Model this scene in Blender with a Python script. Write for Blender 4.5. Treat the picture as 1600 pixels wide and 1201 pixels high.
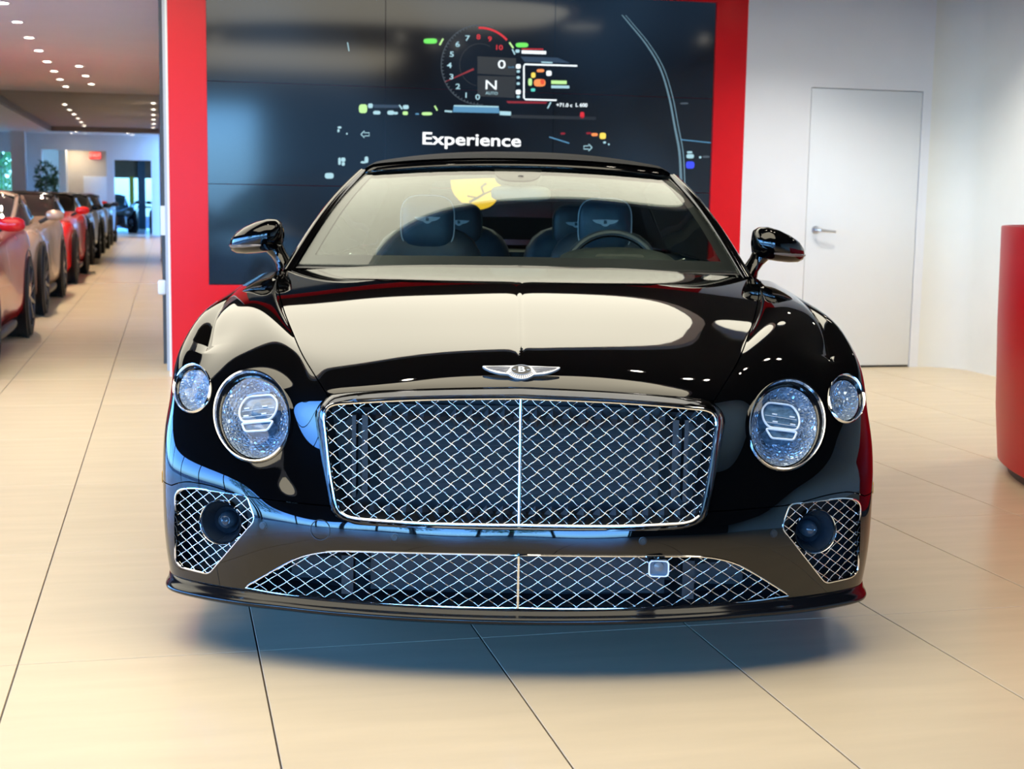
import bpy, bmesh, math, random
import numpy as np
from mathutils import Vector, Matrix
from mathutils.geometry import delaunay_2d_cdt

for o in list(bpy.data.objects):
    bpy.data.objects.remove(o)
SC = bpy.context.scene
COL = SC.collection
random.seed(7)
R = math.radians

# ------------------------------------------------------------------ camera
F_PX, PSI, TH, ROLL = 2200.0, 13.749, 7.395, 0.95     # focal length in px of a 1600 px frame, yaw right, pitch down, roll
CAM_POS = np.array([0.0, 0.0, 1.2])
_p, _t, _q = R(PSI), R(TH), R(ROLL)
C_FW = np.array([math.sin(_p)*math.cos(_t), math.cos(_p)*math.cos(_t), -math.sin(_t)])
_r0 = np.array([math.cos(_p), -math.sin(_p), 0.0])
_u0 = np.cross(_r0, C_FW)
C_R = math.cos(_q)*_r0 + math.sin(_q)*_u0
C_U = math.cos(_q)*_u0 - math.sin(_q)*_r0
cam_d = bpy.data.cameras.new('camera')
cam = bpy.data.objects.new('camera', cam_d)
COL.objects.link(cam)
m = Matrix.Identity(4)
for i in range(3):
    m[i][0], m[i][1], m[i][2], m[i][3] = C_R[i], C_U[i], -C_FW[i], CAM_POS[i]
cam.matrix_world = m
cam_d.sensor_width = 36.0
cam_d.lens = 36.0*F_PX/1600.0
cam_d.clip_start, cam_d.clip_end = 0.05, 300
cam_d.dof.use_dof = True
cam_d.dof.focus_distance = 3.75
cam_d.dof.aperture_fstop = 6.5
SC.camera = cam

# ------------------------------------------------------------------ world, exposure
wd = bpy.data.worlds.new('sky')
SC.world = wd
wd.use_nodes = True
_n = wd.node_tree.nodes
_bg = _n['Background']
_sky = _n.new('ShaderNodeTexSky')
_sky.sky_type = 'NISHITA'
_sky.sun_disc = False
_sky.sun_elevation = R(48)
_sky.sun_rotation = R(40)
_wb = _n.new('ShaderNodeVectorMath')      # the picture is balanced for the warm lamps, so daylight reads blue
_wb.operation = 'MULTIPLY'
_wb.inputs[1].default_value = (0.36, 0.75, 1.40)
wd.node_tree.links.new(_sky.outputs[0], _wb.inputs[0])
wd.node_tree.links.new(_wb.outputs[0], _bg.inputs[0])
_bg.inputs[1].default_value = 1.9
SC.view_settings.view_transform = 'Standard'
SC.view_settings.look = 'None'
SC.view_settings.exposure = 0.38
SC.view_settings.gamma = 1.0
SC.view_settings.use_curve_mapping = False
SC.cycles.use_denoising = True
SC.cycles.max_bounces = 10
SC.cycles.transparent_max_bounces = 16
SC.cycles.caustics_reflective = False
SC.cycles.caustics_refractive = False
SC.cycles.sample_clamp_indirect = 6.0

# ------------------------------------------------------------------ helpers
def ray(px, py):
    return C_FW + C_R*((px-800.0)/F_PX) + C_U*((600.5-py)/F_PX)

MATS = {}
def mat(name, col, rough=0.5, metal=0.0, coat=0.0, emit=None, estr=0.0, var=0.0, vscale=8.0, bump=0.0, bscale=60.0, spec=0.5, ior=1.5, stretch=(1, 1, 1), rand=0.0):
    """principled material with procedural colour variation and fine relief"""
    if name in MATS:
        return MATS[name]
    ma = bpy.data.materials.new(name)
    MATS[name] = ma
    ma.use_nodes = True
    nt = ma.node_tree
    b = nt.nodes['Principled BSDF']
    b.inputs['Roughness'].default_value = rough
    b.inputs['Metallic'].default_value = metal
    b.inputs['IOR'].default_value = ior
    b.inputs['Specular IOR Level'].default_value = spec
    b.inputs['Coat Weight'].default_value = coat
    b.inputs['Coat Roughness'].default_value = 0.02
    c4 = (col[0], col[1], col[2], 1)
    b.inputs['Base Color'].default_value = c4
    if emit is not None:
        b.inputs['Emission Color'].default_value = (emit[0], emit[1], emit[2], 1)
        b.inputs['Emission Strength'].default_value = estr
    tc = None
    if var > 0 or bump > 0:
        tc = nt.nodes.new('ShaderNodeTexCoord')
        mp = nt.nodes.new('ShaderNodeMapping')
        mp.inputs['Scale'].default_value = stretch
        nt.links.new(tc.outputs['Object'], mp.inputs[0])
    if var > 0:
        no = nt.nodes.new('ShaderNodeTexNoise')
        no.inputs['Scale'].default_value = vscale
        no.inputs['Detail'].default_value = 5
        nt.links.new(mp.outputs[0], no.inputs['Vector'])
        rp = nt.nodes.new('ShaderNodeValToRGB')
        rp.color_ramp.elements[0].position = 0.3
        rp.color_ramp.elements[1].position = 0.7
        rp.color_ramp.elements[0].color = tuple(max(0, x*(1-var)) for x in col)+(1,)
        rp.color_ramp.elements[1].color = tuple(min(1, x*(1+var)) for x in col)+(1,)
        nt.links.new(no.outputs['Fac'], rp.inputs[0])
        out = rp.outputs[0]
        if rand > 0:
            oi = nt.nodes.new('ShaderNodeObjectInfo')
            mr = nt.nodes.new('ShaderNodeMapRange')
            mr.inputs['To Min'].default_value = 1-rand
            mr.inputs['To Max'].default_value = 1+rand
            nt.links.new(oi.outputs['Random'], mr.inputs['Value'])
            mx = nt.nodes.new('ShaderNodeVectorMath')
            mx.operation = 'SCALE'
            nt.links.new(out, mx.inputs[0])
            nt.links.new(mr.outputs[0], mx.inputs['Scale'])
            out = mx.outputs[0]
        nt.links.new(out, b.inputs['Base Color'])
    if bump > 0:
        n2 = nt.nodes.new('ShaderNodeTexNoise')
        n2.inputs['Scale'].default_value = bscale
        n2.inputs['Detail'].default_value = 4
        nt.links.new(mp.outputs[0], n2.inputs['Vector'])
        bp = nt.nodes.new('ShaderNodeBump')
        bp.inputs['Strength'].default_value = bump
        bp.inputs['Distance'].default_value = 0.01
        nt.links.new(n2.outputs['Fac'], bp.inputs['Height'])
        nt.links.new(bp.outputs[0], b.inputs['Normal'])
    return ma

def glassmat(name, tint, rough=0.0, ior=1.5, gain=1.0):
    """thin clear sheet: see-through, mirror-like by Fresnel"""
    if name in MATS:
        return MATS[name]
    ma = bpy.data.materials.new(name)
    MATS[name] = ma
    ma.use_nodes = True
    nt = ma.node_tree
    nt.nodes.clear()
    o = nt.nodes.new('ShaderNodeOutputMaterial')
    mx = nt.nodes.new('ShaderNodeMixShader')
    tr = nt.nodes.new('ShaderNodeBsdfTransparent')
    gl = nt.nodes.new('ShaderNodeBsdfGlossy')
    fr = nt.nodes.new('ShaderNodeFresnel')
    mu = nt.nodes.new('ShaderNodeMath')
    mu.operation = 'MULTIPLY'
    mu.use_clamp = True
    fr.inputs[0].default_value = ior
    mu.inputs[1].default_value = gain
    tr.inputs[0].default_value = (tint[0], tint[1], tint[2], 1)
    gl.inputs['Roughness'].default_value = rough
    L = nt.links.new
    ge = nt.nodes.new('ShaderNodeNewGeometry')      # both faces of the thin sheet act as air to glass
    io = nt.nodes.new('ShaderNodeMapRange')
    io.inputs['To Min'].default_value = ior
    io.inputs['To Max'].default_value = 1.0/ior
    L(ge.outputs['Backfacing'], io.inputs['Value'])
    L(io.outputs[0], fr.inputs[0])
    L(fr.outputs[0], mu.inputs[0])
    L(mu.outputs[0], mx.inputs[0])
    L(tr.outputs[0], mx.inputs[1])
    L(gl.outputs[0], mx.inputs[2])
    L(mx.outputs[0], o.inputs[0])
    return ma

def emat(name, col, strength):
    return mat(name, (0.006, 0.006, 0.006), rough=0.4, emit=col, estr=strength)

def tag(o, label=None, cat=None, group=None, kind=None):
    if label: o['label'] = label
    if cat: o['category'] = cat
    if group: o['group'] = group
    if kind: o['kind'] = kind
    return o

def empty(name, loc=(0, 0, 0), rz=0.0, parent=None):
    o = bpy.data.objects.new(name, None)
    COL.objects.link(o)
    o.location = loc
    o.rotation_euler = (0, 0, rz)
    o.empty_display_size = 0.1
    o.parent = parent
    return o

def mobj(name, me, ma, parent=None, loc=None):
    o = bpy.data.objects.new(name, me)
    COL.objects.link(o)
    if ma is not None and len(me.materials) == 0:
        me.materials.append(ma)
    o.parent = parent
    if loc is not None:
        o.location = loc
    return o

def build(name, verts, faces, ma, parent=None, smooth=True, sharp=None, loc=None, weld=0.0, normals=False):
    me = bpy.data.meshes.new(name)
    me.from_pydata([tuple(map(float, v)) for v in verts], [], [tuple(int(i) for i in f) for f in faces])
    if weld or normals:
        bm = bmesh.new()
        bm.from_mesh(me)
        if weld:
            bmesh.ops.remove_doubles(bm, verts=bm.verts, dist=weld)
        if normals:
            bmesh.ops.recalc_face_normals(bm, faces=bm.faces)
        bm.to_mesh(me)
        bm.free()
    me.update()
    if smooth:
        me.polygons.foreach_set('use_smooth', [True]*len(me.polygons))
        if sharp is not None:
            me.set_sharp_from_angle(angle=R(sharp))
    return mobj(name, me, ma, parent, loc)

class MB:
    """collects simple solids that belong to ONE part"""
    def __init__(s):
        s.v, s.f = [], []
    def add(s, verts, faces):
        k = len(s.v)
        s.v += [tuple(v) for v in verts]
        s.f += [tuple(i+k for i in f) for f in faces]
        return s
    def box(s, x0, x1, y0, y1, z0, z1):
        return s.add([(x0, y0, z0), (x1, y0, z0), (x1, y1, z0), (x0, y1, z0), (x0, y0, z1), (x1, y0, z1), (x1, y1, z1), (x0, y1, z1)],
                     [(0, 3, 2, 1), (4, 5, 6, 7), (0, 1, 5, 4), (1, 2, 6, 5), (2, 3, 7, 6), (3, 0, 4, 7)])
    def tube(s, pts, r, n=8, closed=False, caps=True):
        P = [np.array(p, float) for p in pts]
        N = len(P)
        rr = r if hasattr(r, '__len__') else [r]*N
        vs = []
        prev = None
        for i in range(N):
            if closed:
                t = P[(i+1) % N]-P[i-1]
            else:
                t = P[min(i+1, N-1)]-P[max(i-1, 0)]
            t = t/(np.linalg.norm(t)+1e-12)
            if prev is None:
                a = np.array([0, 0, 1.0]) if abs(t[2]) < 0.9 else np.array([1.0, 0, 0])
            else:
                a = prev
            a = a-t*(a@t)
            a = a/(np.linalg.norm(a)+1e-12)
            prev = a
            b = np.cross(t, a)
            for k in range(n):
                an = 2*math.pi*k/n
                vs.append(P[i]+rr[i]*(math.cos(an)*a+math.sin(an)*b))
        fs = []
        M = N if closed else N-1
        for i in range(M):
            j = (i+1) % N
            for k in range(n):
                l = (k+1) % n
                fs.append((i*n+k, i*n+l, j*n+l, j*n+k))
        if caps and not closed:
            fs.append(tuple(reversed(range(n))))
            fs.append(tuple((N-1)*n+k for k in range(n)))
        return s.add(vs, fs)
    def strip(s, rows, closed_u=False, closed_v=False):
        """rows: list of equal-length point lists, joined to a sheet"""
        n = len(rows[0])
        vs = [p for r_ in rows for p in r_]
        fs = []
        for i in range(len(rows) if closed_v else len(rows)-1):
            j = (i+1) % len(rows)
            for k in range(n if closed_u else n-1):
                l = (k+1) % n
                fs.append((i*n+k, i*n+l, j*n+l, j*n+k))
        return s.add(vs, fs)
    def lathe(s, prof, M=None, n=32, a0=0.0, a1=2*math.pi):
        """profile of (radius, height) turned about local z, then moved by M"""
        M = M or Matrix.Identity(4)
        full = abs(a1-a0-2*math.pi) < 1e-6
        m_ = n if full else n+1
        rows = []
        for k in range(m_):
            a = a0+(a1-a0)*k/n
            rows.append([tuple(M @ Vector((r_*math.cos(a), r_*math.sin(a), h))) for r_, h in prof])
        return s.strip(rows, closed_v=full)
    def prism(s, poly, M, h):
        """polygon (x, y) extruded by h along local z, then moved by M"""
        n = len(poly)
        vs = [tuple(M @ Vector((x, y, 0))) for x, y in poly]+[tuple(M @ Vector((x, y, h))) for x, y in poly]
        fs = [tuple(reversed(range(n))), tuple(range(n, 2*n))]+[(i, (i+1) % n, n+(i+1) % n, n+i) for i in range(n)]
        return s.add(vs, fs)
    def out(s, name, ma, parent=None, smooth=True, sharp=35, weld=0.0, loc=None, normals=True):
        return build(name, s.v, s.f, ma, parent, smooth, sharp, loc, weld, normals)

def rbox_mesh(name, x0, x1, y0, y1, z0, z1, ma, parent=None, bev=0.01, seg=2, loc=None):
    me = bpy.data.meshes.new(name)
    bm = bmesh.new()
    bmesh.ops.create_cube(bm, size=1.0)
    for v in bm.verts:
        v.co = Vector(((x0+x1)/2+v.co.x*(x1-x0), (y0+y1)/2+v.co.y*(y1-y0), (z0+z1)/2+v.co.z*(z1-z0)))
    if bev:
        bmesh.ops.bevel(bm, geom=bm.edges[:], offset=bev, segments=seg, profile=0.5, affect='EDGES')
    bm.to_mesh(me)
    bm.free()
    if bev:
        me.polygons.foreach_set('use_smooth', [True]*len(me.polygons))
        me.set_sharp_from_angle(angle=R(50))
    return mobj(name, me, ma, parent, loc)

def text_mesh(name, body, size, ma, parent, M, depth=0.0, sx=1.0, bold=0.0, align='CENTER'):
    cu = bpy.data.curves.new(name, 'FONT')
    cu.body = body
    cu.size = size
    cu.extrude = depth
    cu.offset = bold
    cu.align_x = align
    cu.align_y = 'CENTER'
    cu.resolution_u = 4
    t = bpy.data.objects.new(name+'_tmp', cu)
    COL.objects.link(t)
    dg = bpy.context.evaluated_depsgraph_get()
    me = bpy.data.meshes.new_from_object(t.evaluated_get(dg))
    bpy.data.objects.remove(t)
    bpy.data.curves.remove(cu)
    me.transform(M @ Matrix.Diagonal((sx, 1, 1, 1)))
    me.materials.clear()
    return mobj(name, me, ma, parent)

def smooth_poly(pts, n=6, closed=True):
    """Catmull-Rom through points"""
    P = [np.array(p, float) for p in pts]
    N = len(P)
    out = []
    for i in range(N if closed else N-1):
        if closed:
            a, b, c, d = P[i-1], P[i], P[(i+1) % N], P[(i+2) % N]
        else:
            a, b, c, d = P[max(i-1, 0)], P[i], P[i+1], P[min(i+2, N-1)]
        for k in range(n):
            t = k/n
            out.append(0.5*((2*b)+(-a+c)*t+(2*a-5*b+4*c-d)*t*t+(-a+3*b-3*c+d)*t**3))
    if not closed:
        out.append(P[-1])
    return out

def round_poly(pts, rad, n=5):
    """polygon with rounded corners; rad one value or one per corner"""
    P = [np.array(p, float) for p in pts]
    N = len(P)
    out = []
    for i in range(N):
        r_ = rad[i] if hasattr(rad, '__len__') else rad
        a, b, c = P[i-1], P[i], P[(i+1) % N]
        da, dc = (a-b), (c-b)
        la, lc = np.linalg.norm(da), np.linalg.norm(dc)
        if r_ <= 0:
            out.append(b)
            continue
        t = min(r_, la*0.49, lc*0.49)
        p0, p1 = b+da/la*t, b+dc/lc*t
        for k in range(n+1):
            s_ = k/n
            out.append((1-s_)**2*p0+2*s_*(1-s_)*b+s_*s_*p1)
    return out

def inside(poly, pts):
    poly = np.asarray(poly)
    pts = np.asarray(pts)
    x, y = pts[:, 0], pts[:, 1]
    r_ = np.zeros(len(pts), bool)
    n = len(poly)
    for i in range(n):
        x0, y0 = poly[i]
        x1, y1 = poly[(i+1) % n]
        if y0 == y1:
            continue
        c = ((y0 > y) != (y1 > y)) & (x < (x1-x0)*(y-y0)/(y1-y0)+x0)
        r_ ^= c
    return r_

def cdt_regions(loops, lines, pts):
    """constrained triangulation of the plane: loops closed, lines open, pts free; returns verts, tris"""
    vs, es = [], []
    for lp in loops:
        k = len(vs)
        vs += [Vector((float(p[0]), float(p[1]))) for p in lp]
        es += [(k+i, k+(i+1) % len(lp)) for i in range(len(lp))]
    for ln in lines:
        k = len(vs)
        vs += [Vector((float(p[0]), float(p[1]))) for p in ln]
        es += [(k+i, k+i+1) for i in range(len(ln)-1)]
    vs += [Vector((float(p[0]), float(p[1]))) for p in pts]
    r_ = delaunay_2d_cdt(vs, es, [], 0, 1e-6)
    return np.array([(v.x, v.y) for v in r_[0]]), np.array([f for f in r_[2] if len(f) == 3])
# ================================================================== THE ROOM
WALL_Y = 9.655
FAR_Y = 45.0
CEIL = 3.0          # over the aisle
CEIL_S = 2.75       # over the black car
M_WHITE = mat('white_paint', (0.80, 0.81, 0.83), rough=0.55, var=0.015, vscale=3, bump=0.03, bscale=180)
M_CREAM = mat('cream_paint', (0.78, 0.77, 0.70), rough=0.55, var=0.02, vscale=3)
M_CEIL = mat('ceiling_paint', (0.93, 0.93, 0.95), rough=0.6, var=0.015, vscale=2)
M_DARKCEIL = mat('dark_ceiling', (0.004, 0.004, 0.0045), rough=0.8, var=0.1, vscale=3)
M_TRAY = mat('tray_beige', (0.46, 0.39, 0.32), rough=0.6, var=0.03, vscale=2)
M_RED = mat('red_lacquer', (0.68, 0.006, 0.012), spec=0.3, rough=0.28, var=0.02, vscale=2)
M_TILE = mat('porcelain_tile', (0.715, 0.585, 0.40), spec=0.16, rough=0.27, var=0.045, vscale=1.6, stretch=(1, 7, 1), rand=0.02, bump=0.012, bscale=30)
M_STEEL = mat('brushed_steel', (0.62, 0.63, 0.65), rough=0.28, metal=1.0, var=0.05, vscale=30)
M_BLACK = mat('black_plastic', (0.012, 0.012, 0.014), rough=0.45, var=0.15, vscale=20)
M_DARK = mat('dark_bronze', (0.03, 0.022, 0.018), rough=0.4, var=0.1, vscale=10)

# floor: grout bed, then every tile near enough to tell apart
TX0, TXS, TY0, TYS = 0.217, 0.6085, 3.69, 1.175
mf = bpy.data.materials.new('floor_bed')
mf.use_nodes = True
nt = mf.node_tree
b = nt.nodes['Principled BSDF']
b.inputs['Roughness'].default_value = 0.28
b.inputs['Specular IOR Level'].default_value = 0.16
tc = nt.nodes.new('ShaderNodeTexCoord')
br = nt.nodes.new('ShaderNodeTexBrick')
mp = nt.nodes.new('ShaderNodeMapping')
mp.inputs['Location'].default_value = (-TX0, -TY0, 0)
br.offset = 0.0
br.inputs['Scale'].default_value = 1.0
br.inputs['Brick Width'].default_value = TXS
br.inputs['Row Height'].default_value = TYS
br.inputs['Mortar Size'].default_value = 0.0024
br.inputs['Color1'].default_value = (0.70, 0.575, 0.40, 1)
br.inputs['Color2'].default_value = (0.72, 0.59, 0.41, 1)
br.inputs['Mortar'].default_value = (0.09, 0.07, 0.055, 1)
nt.links.new(tc.outputs['Object'], mp.inputs[0])
nt.links.new(mp.outputs[0], br.inputs['Vector'])
nt.links.new(br.outputs[0], b.inputs['Base Color'])
floor = MB().box(-8.1, 6.05, -6.1, FAR_Y+9, -0.2, -0.003).out('floor', mf, smooth=False)
tag(floor, 'cream polished porcelain tile floor with thin dark joints', 'floor', kind='structure')
me = bpy.data.meshes.new('tile')
bm = bmesh.new()
bmesh.ops.create_cube(bm, size=1.0)
for v in bm.verts:
    v.co = Vector((v.co.x*(TXS-0.0042), v.co.y*(TYS-0.0030), v.co.z*0.0075-0.00375))
bmesh.ops.bevel(bm, geom=[e for e in bm.edges if min(v.co.z for v in e.verts) > -0.002], offset=0.0009, segments=1, affect='EDGES')
bm.to_mesh(me)
bm.free()
me.materials.append(M_TILE)
ntile = 0
for j in range(-1, 14):
    yc = TY0+TYS*(j+0.5)
    for i in range(-8, 10):
        xc = TX0+TXS*(i+0.5)
        # only where the photograph sees floor
        d = np.array([xc, yc, 0])-CAM_POS
        z = d@C_FW
        if z < 1.2:
            continue
        px = 800+F_PX*(d@C_R)/z
        if px < -420 or px > 2000 or xc > 6.2 or (yc > WALL_Y+0.5 and xc > 0.3):
            continue
        t = mobj('tile', me, None, floor, (xc, yc, 0))
        ntile += 1

def wall(name, x0, x1, y0, y1, z0, z1, ma, label, cat='wall'):
    return tag(MB().box(x0, x1, y0, y1, z0, z1).out(name, ma, smooth=False), label, cat, kind='structure')

# back wall, split round the flush door
DX0, DX1, DZ = 4.579, 5.473, 2.058
RX1_ = 4.06
bw = MB()
bw.box(RX1_, DX0-0.006, WALL_Y+0.0, WALL_Y+0.2, 0, CEIL+0.3)
bw.box(DX1+0.006, 5.55, WALL_Y, WALL_Y+0.2, 0, CEIL+0.3)
bw.box(DX0-0.006, DX1+0.006, WALL_Y, WALL_Y+0.2, DZ+0.005, CEIL+0.3)
bw.box(DX0-0.006, DX1+0.006, WALL_Y+0.12, WALL_Y+0.2, 0, DZ+0.005)
tag(bw.out('wall_back', M_WHITE, smooth=False), 'plain white wall beside the red screen frame', 'wall', kind='structure')
# swept corner and right wall
rw = MB()
arc = [(5.55+0.27*math.sin(a), WALL_Y-0.27+0.27*math.cos(a)) for a in np.linspace(0, math.pi/2, 14)]
arc.append((5.82, -6.0))
rows = [[(x, y, 0) for x, y in arc], [(x, y, CEIL+0.3) for x, y in arc]]
rw.strip(rows)
rw.strip([[(5.55, WALL_Y+0.2, 0), (6.02, WALL_Y+0.2, 0), (6.02, -6.0, 0)], [(5.55, WALL_Y+0.2, CEIL+0.3), (6.02, WALL_Y+0.2, CEIL+0.3), (6.02, -6.0, CEIL+0.3)]])
rwo = rw.out('wall_right', M_CREAM, sharp=40)
tag(rwo, 'white side wall with a swept curved corner', 'wall', kind='structure')
# flush door
door = rbox_mesh('door_1', DX0, DX1, WALL_Y+0.003, WALL_Y+0.045, 0.016, DZ, mat('door_paint', (0.79, 0.81, 0.82), rough=0.45, var=0.01, vscale=4), bev=0.002)
tag(door, 'flush white door with a steel lever handle', 'door', kind='structure')
h = MB()
HX, HZ = DX0+0.075, 1.03
h.lathe([(0.0, -0.055), (0.026, -0.055), (0.028, -0.05), (0.028, -0.0), (0, 0)], Matrix.Translation((HX, WALL_Y+0.003, HZ)) @ Matrix.Rotation(R(-90), 4, 'X') @ Matrix.Scale(0.2, 4, (0, 0, 1)))
h.tube([(HX, WALL_Y, HZ), (HX, WALL_Y-0.05, HZ), (HX+0.012, WALL_Y-0.062, HZ-0.002), (HX+0.06, WALL_Y-0.064, HZ-0.006), (HX+0.135, WALL_Y-0.06, HZ-0.012)], [0.011, 0.011, 0.012, 0.011, 0.009], n=10)
h.out('handle', M_STEEL, door)
sw = MB().box(DX0, DX1, WALL_Y+0.01, WALL_Y+0.04, 0.001, 0.012).out('threshold', M_BLACK, door, smooth=False)

# red frame with the nine-panel video wall
RX0, RX1, RFY = 0.012, 4.06, WALL_Y-0.0
SX0, SX1, SZ0, SZ1 = 0.26, 3.821, 0.613, 2.629
fr = MB()
fr.box(RX0, SX0, RFY, RFY+0.3, 0, CEIL+0.3)
fr.box(SX1, RX1, RFY, RFY+0.3, 0, CEIL+0.3)
fr.box(SX0, SX1, RFY, RFY+0.3, 0, SZ0)
fr.box(SX0, SX1, RFY, RFY+0.3, SZ1, CEIL+0.3)
fr.box(SX0, SX1, RFY+0.12, RFY+0.3, SZ0, SZ1)
redw = fr.out('wall_screen', M_RED, smooth=False)
tag(redw, 'glossy red wall framing the video screens', 'wall', kind='structure')
tag(MB().box(RX0-0.014, RX0, RFY-0.004, RFY+0.31, 0, CEIL+0.3).out('trim_1', M_WHITE, smooth=False), 'narrow white edge strip at the end of the red wall', 'trim', kind='structure')
# aisle side wall behind the red wall
aw = MB()
aw.box(-0.02, 0.25, RFY+0.31, 20.5, 0, CEIL)
aw.box(-0.08, 0.25, 20.5, 27.0, 0, CEIL)
aw.box(-0.14, 0.25, 27.0, 44.0, 0, CEIL)
tag(aw.out('wall_aisle', mat('grey_white_paint', (0.42, 0.44, 0.48), rough=0.4, var=0.02, vscale=3), smooth=False), 'pale grey side wall running down the aisle', 'wall', kind='structure')
tag(MB().box(-0.045, -0.021, 10.4, 10.75, 0, CEIL).out('trim_2', mat('dark_post', (0.06, 0.065, 0.075), rough=0.4, var=0.1), smooth=False), 'dark grey post on the aisle wall by the red wall', 'trim', kind='structure')
dk = MB().box(-0.05, -0.02, 10.1, 10.35, 0.93, 1.13).out('wall_plate', M_WHITE, smooth=False)
tag(dk, 'small white control plate on the aisle wall', 'control plate')
tag(rbox_mesh('bottle_pump', -0.075, -0.02, 10.05, 10.15, 0.52, 0.62, mat('white_gloss', (0.8, 0.85, 0.88), rough=0.2, var=0.02), bev=0.012), 'small white wall socket low on the aisle wall', 'socket')
bpy.data.objects['bottle_pump'].name = 'wall_socket'

# ------------------------------------------------------------------ ceiling
TRX0, TRX1, TRY0, TRY1 = -3.25, -0.05, 26.6, 42.7
ce = MB()
ce.box(-8.1, 0.25, 11.9, TRY0, CEIL, CEIL+0.12)
ce.box(-8.1, TRX0, TRY0, TRY1, CEIL, CEIL+0.12)
ce.box(TRX1, 0.25, TRY0, TRY1, CEIL, CEIL+0.12)
ce.box(-8.1, 0.25, TRY1, FAR_Y+1.5, CEIL, CEIL+0.12)
tag(ce.out('ceiling', M_CEIL, smooth=False), 'white plaster ceiling over the car aisle', 'ceiling', kind='structure')
tr = MB()
tr.box(TRX0-0.1, TRX1+0.1, TRY0-0.1, TRY1+0.1, CEIL+0.12, CEIL+0.18)
trayo = tr.out('ceiling_tray', M_TRAY, smooth=False)
tag(trayo, 'beige recessed ceiling tray far down the aisle', 'ceiling', kind='structure')
lip = MB()  # dark strips stand in for the shadow line at the far and outer edges
for a in ((TRX0, TRX1, TRY1-0.06, TRY1), (TRX0, TRX0+0.06, TRY0, TRY1)):
    lip.box(a[0], a[1], a[2], a[3], CEIL-0.02, CEIL+0.12)
tag(lip.out('tray_shadow_strip', mat('tray_shadow_line', (0.30, 0.27, 0.25), rough=0.5, var=0.05), smooth=False), 'dark strip painted as the shadow line on two ceiling tray edges', 'trim', kind='structure')
# ceiling over the car: dark open ceiling with cream luminous panels
co = MB().box(-8.1, 6.0, -6.1, 12.0, CEIL_S+0.02, CEIL_S+0.3).out('ceiling_showroom', M_DARKCEIL, smooth=False)
tag(co, 'dark showroom ceiling above the black convertible', 'ceiling', kind='structure')

M_LUM = emat('cream_luminous', (1.0, 0.93, 0.74), 2.5)
M_LUM2 = emat('cream_luminous_bright', (1.0, 0.90, 0.68), 3.3)
def lum_panel(poly, label):
    t = empty('ceiling_light_panel', (0, 0, CEIL_S))
    pr = MB().prism([(x, y) for x, y in poly], Matrix.Translation((0, 0, -0.03)), 0.03)
    pr.out('diffuser', M_LUM2 if 'nose' in label else M_LUM, t, sharp=30)
    c = np.mean(np.array(poly), 0)
    big = [tuple(c+(np.array(p)-c)*1.03) for p in poly]
    f = MB()
    n = len(poly)
    f.strip([[(x, y, -0.035) for x, y in poly], [(x, y, -0.035) for x, y in big], [(x, y, 0.015) for x, y in big]], closed_u=True)
    f.out('frame', M_WHITE, t, sharp=30)
    return tag(t, label, 'ceiling light')
LUM = [
    (round_poly([(-3.3, 5.5), (-0.6, 5.7), (0.15, 6.15), (0.9, 6.70), (1.7, 6.86), (3.2, 6.86), (3.2, 8.65), (0.5, 8.65), (-0.2, 9.3), (-0.25, 10.6), (-3.3, 10.6)], [0.3, 0.5, 0.4, 0.4, 0.4, 0.80, 0.80, 0.3, 0.3, 0.3, 0.3], 8), 'long cream luminous ceiling panel with a rounded end above the convertible'),
    ([(3.52+0.18*math.cos(a), 7.3+0.18*math.sin(a)) for a in np.linspace(0, 2*math.pi, 28, endpoint=False)], 'small round cream ceiling light beside the long panel'),
    (round_poly([(-1.9, 2.1), (2.5, 2.1), (2.5, 4.7), (-1.9, 4.7)], 0.7, 6), 'broad cream luminous ceiling panel over the nose of the convertible'),
]
for poly, lab in LUM:
    lum_panel(poly, lab)

M_LAMP = emat('lamp_warm', (1.0, 0.90, 0.72), 30.0)
_dl = None
def downlight(x, y, z, label, group, watts=45, lamp=True, col=(1.0, 0.88, 0.70)):
    global _dl
    t = empty('downlight', (x, y, z))
    tag(t, label, 'ceiling light', group)
    if _dl is None:
        a = MB().lathe([(0.052, 0.0), (0.054, -0.006), (0.078, -0.006), (0.080, 0.0)], n=20).out('trim_ring', M_WHITE, t)
        b_ = MB().lathe([(0.0, -0.002), (0.03, -0.003), (0.053, -0.001)], n=20).out('lens', M_LAMP, t)
        _dl = (a.data, b_.data)
    else:
        mobj('trim_ring', _dl[0], None, t)
        mobj('lens', _dl[1], None, t)
    if lamp:
        ld = bpy.data.lights.new('lamp', 'SPOT')
        ld.energy = watts
        ld.spot_size = R(130)
        ld.spot_blend = 0.8
        ld.shadow_soft_size = 0.05
        ld.color = col
        lo = bpy.data.objects.new('lamp', ld)
        COL.objects.link(lo)
        lo.parent = t
        lo.location = (0, 0, -0.03)
    return t
ORD = ('nearest', 'second', 'third', 'fourth', 'fifth', 'sixth', 'seventh', 'eighth')
for k in range(8):
    downlight(-1.5-0.02*k, 14.55+1.53*k, CEIL, ORD[k]+' downlight in the long ceiling row above the parked cars', 'long row of downlights over the parked cars', lamp=k % 2 == 0, watts=215, col=(1.0, 0.82, 0.60))
for k in range(3):
    downlight(-1.19, 21.2+1.65*k, CEIL, ORD[k]+' downlight in the short row of three beside the long row', 'short row of three downlights', lamp=False)
for k in range(6):
    downlight(-2.13-0.022*k, 32.3+1.9*k, CEIL+0.12, ORD[k]+' downlight in the outer row of the beige ceiling tray', 'downlights in the tray, outer row', lamp=k % 2 == 0, watts=170, col=(1.0, 0.86, 0.66))
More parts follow.
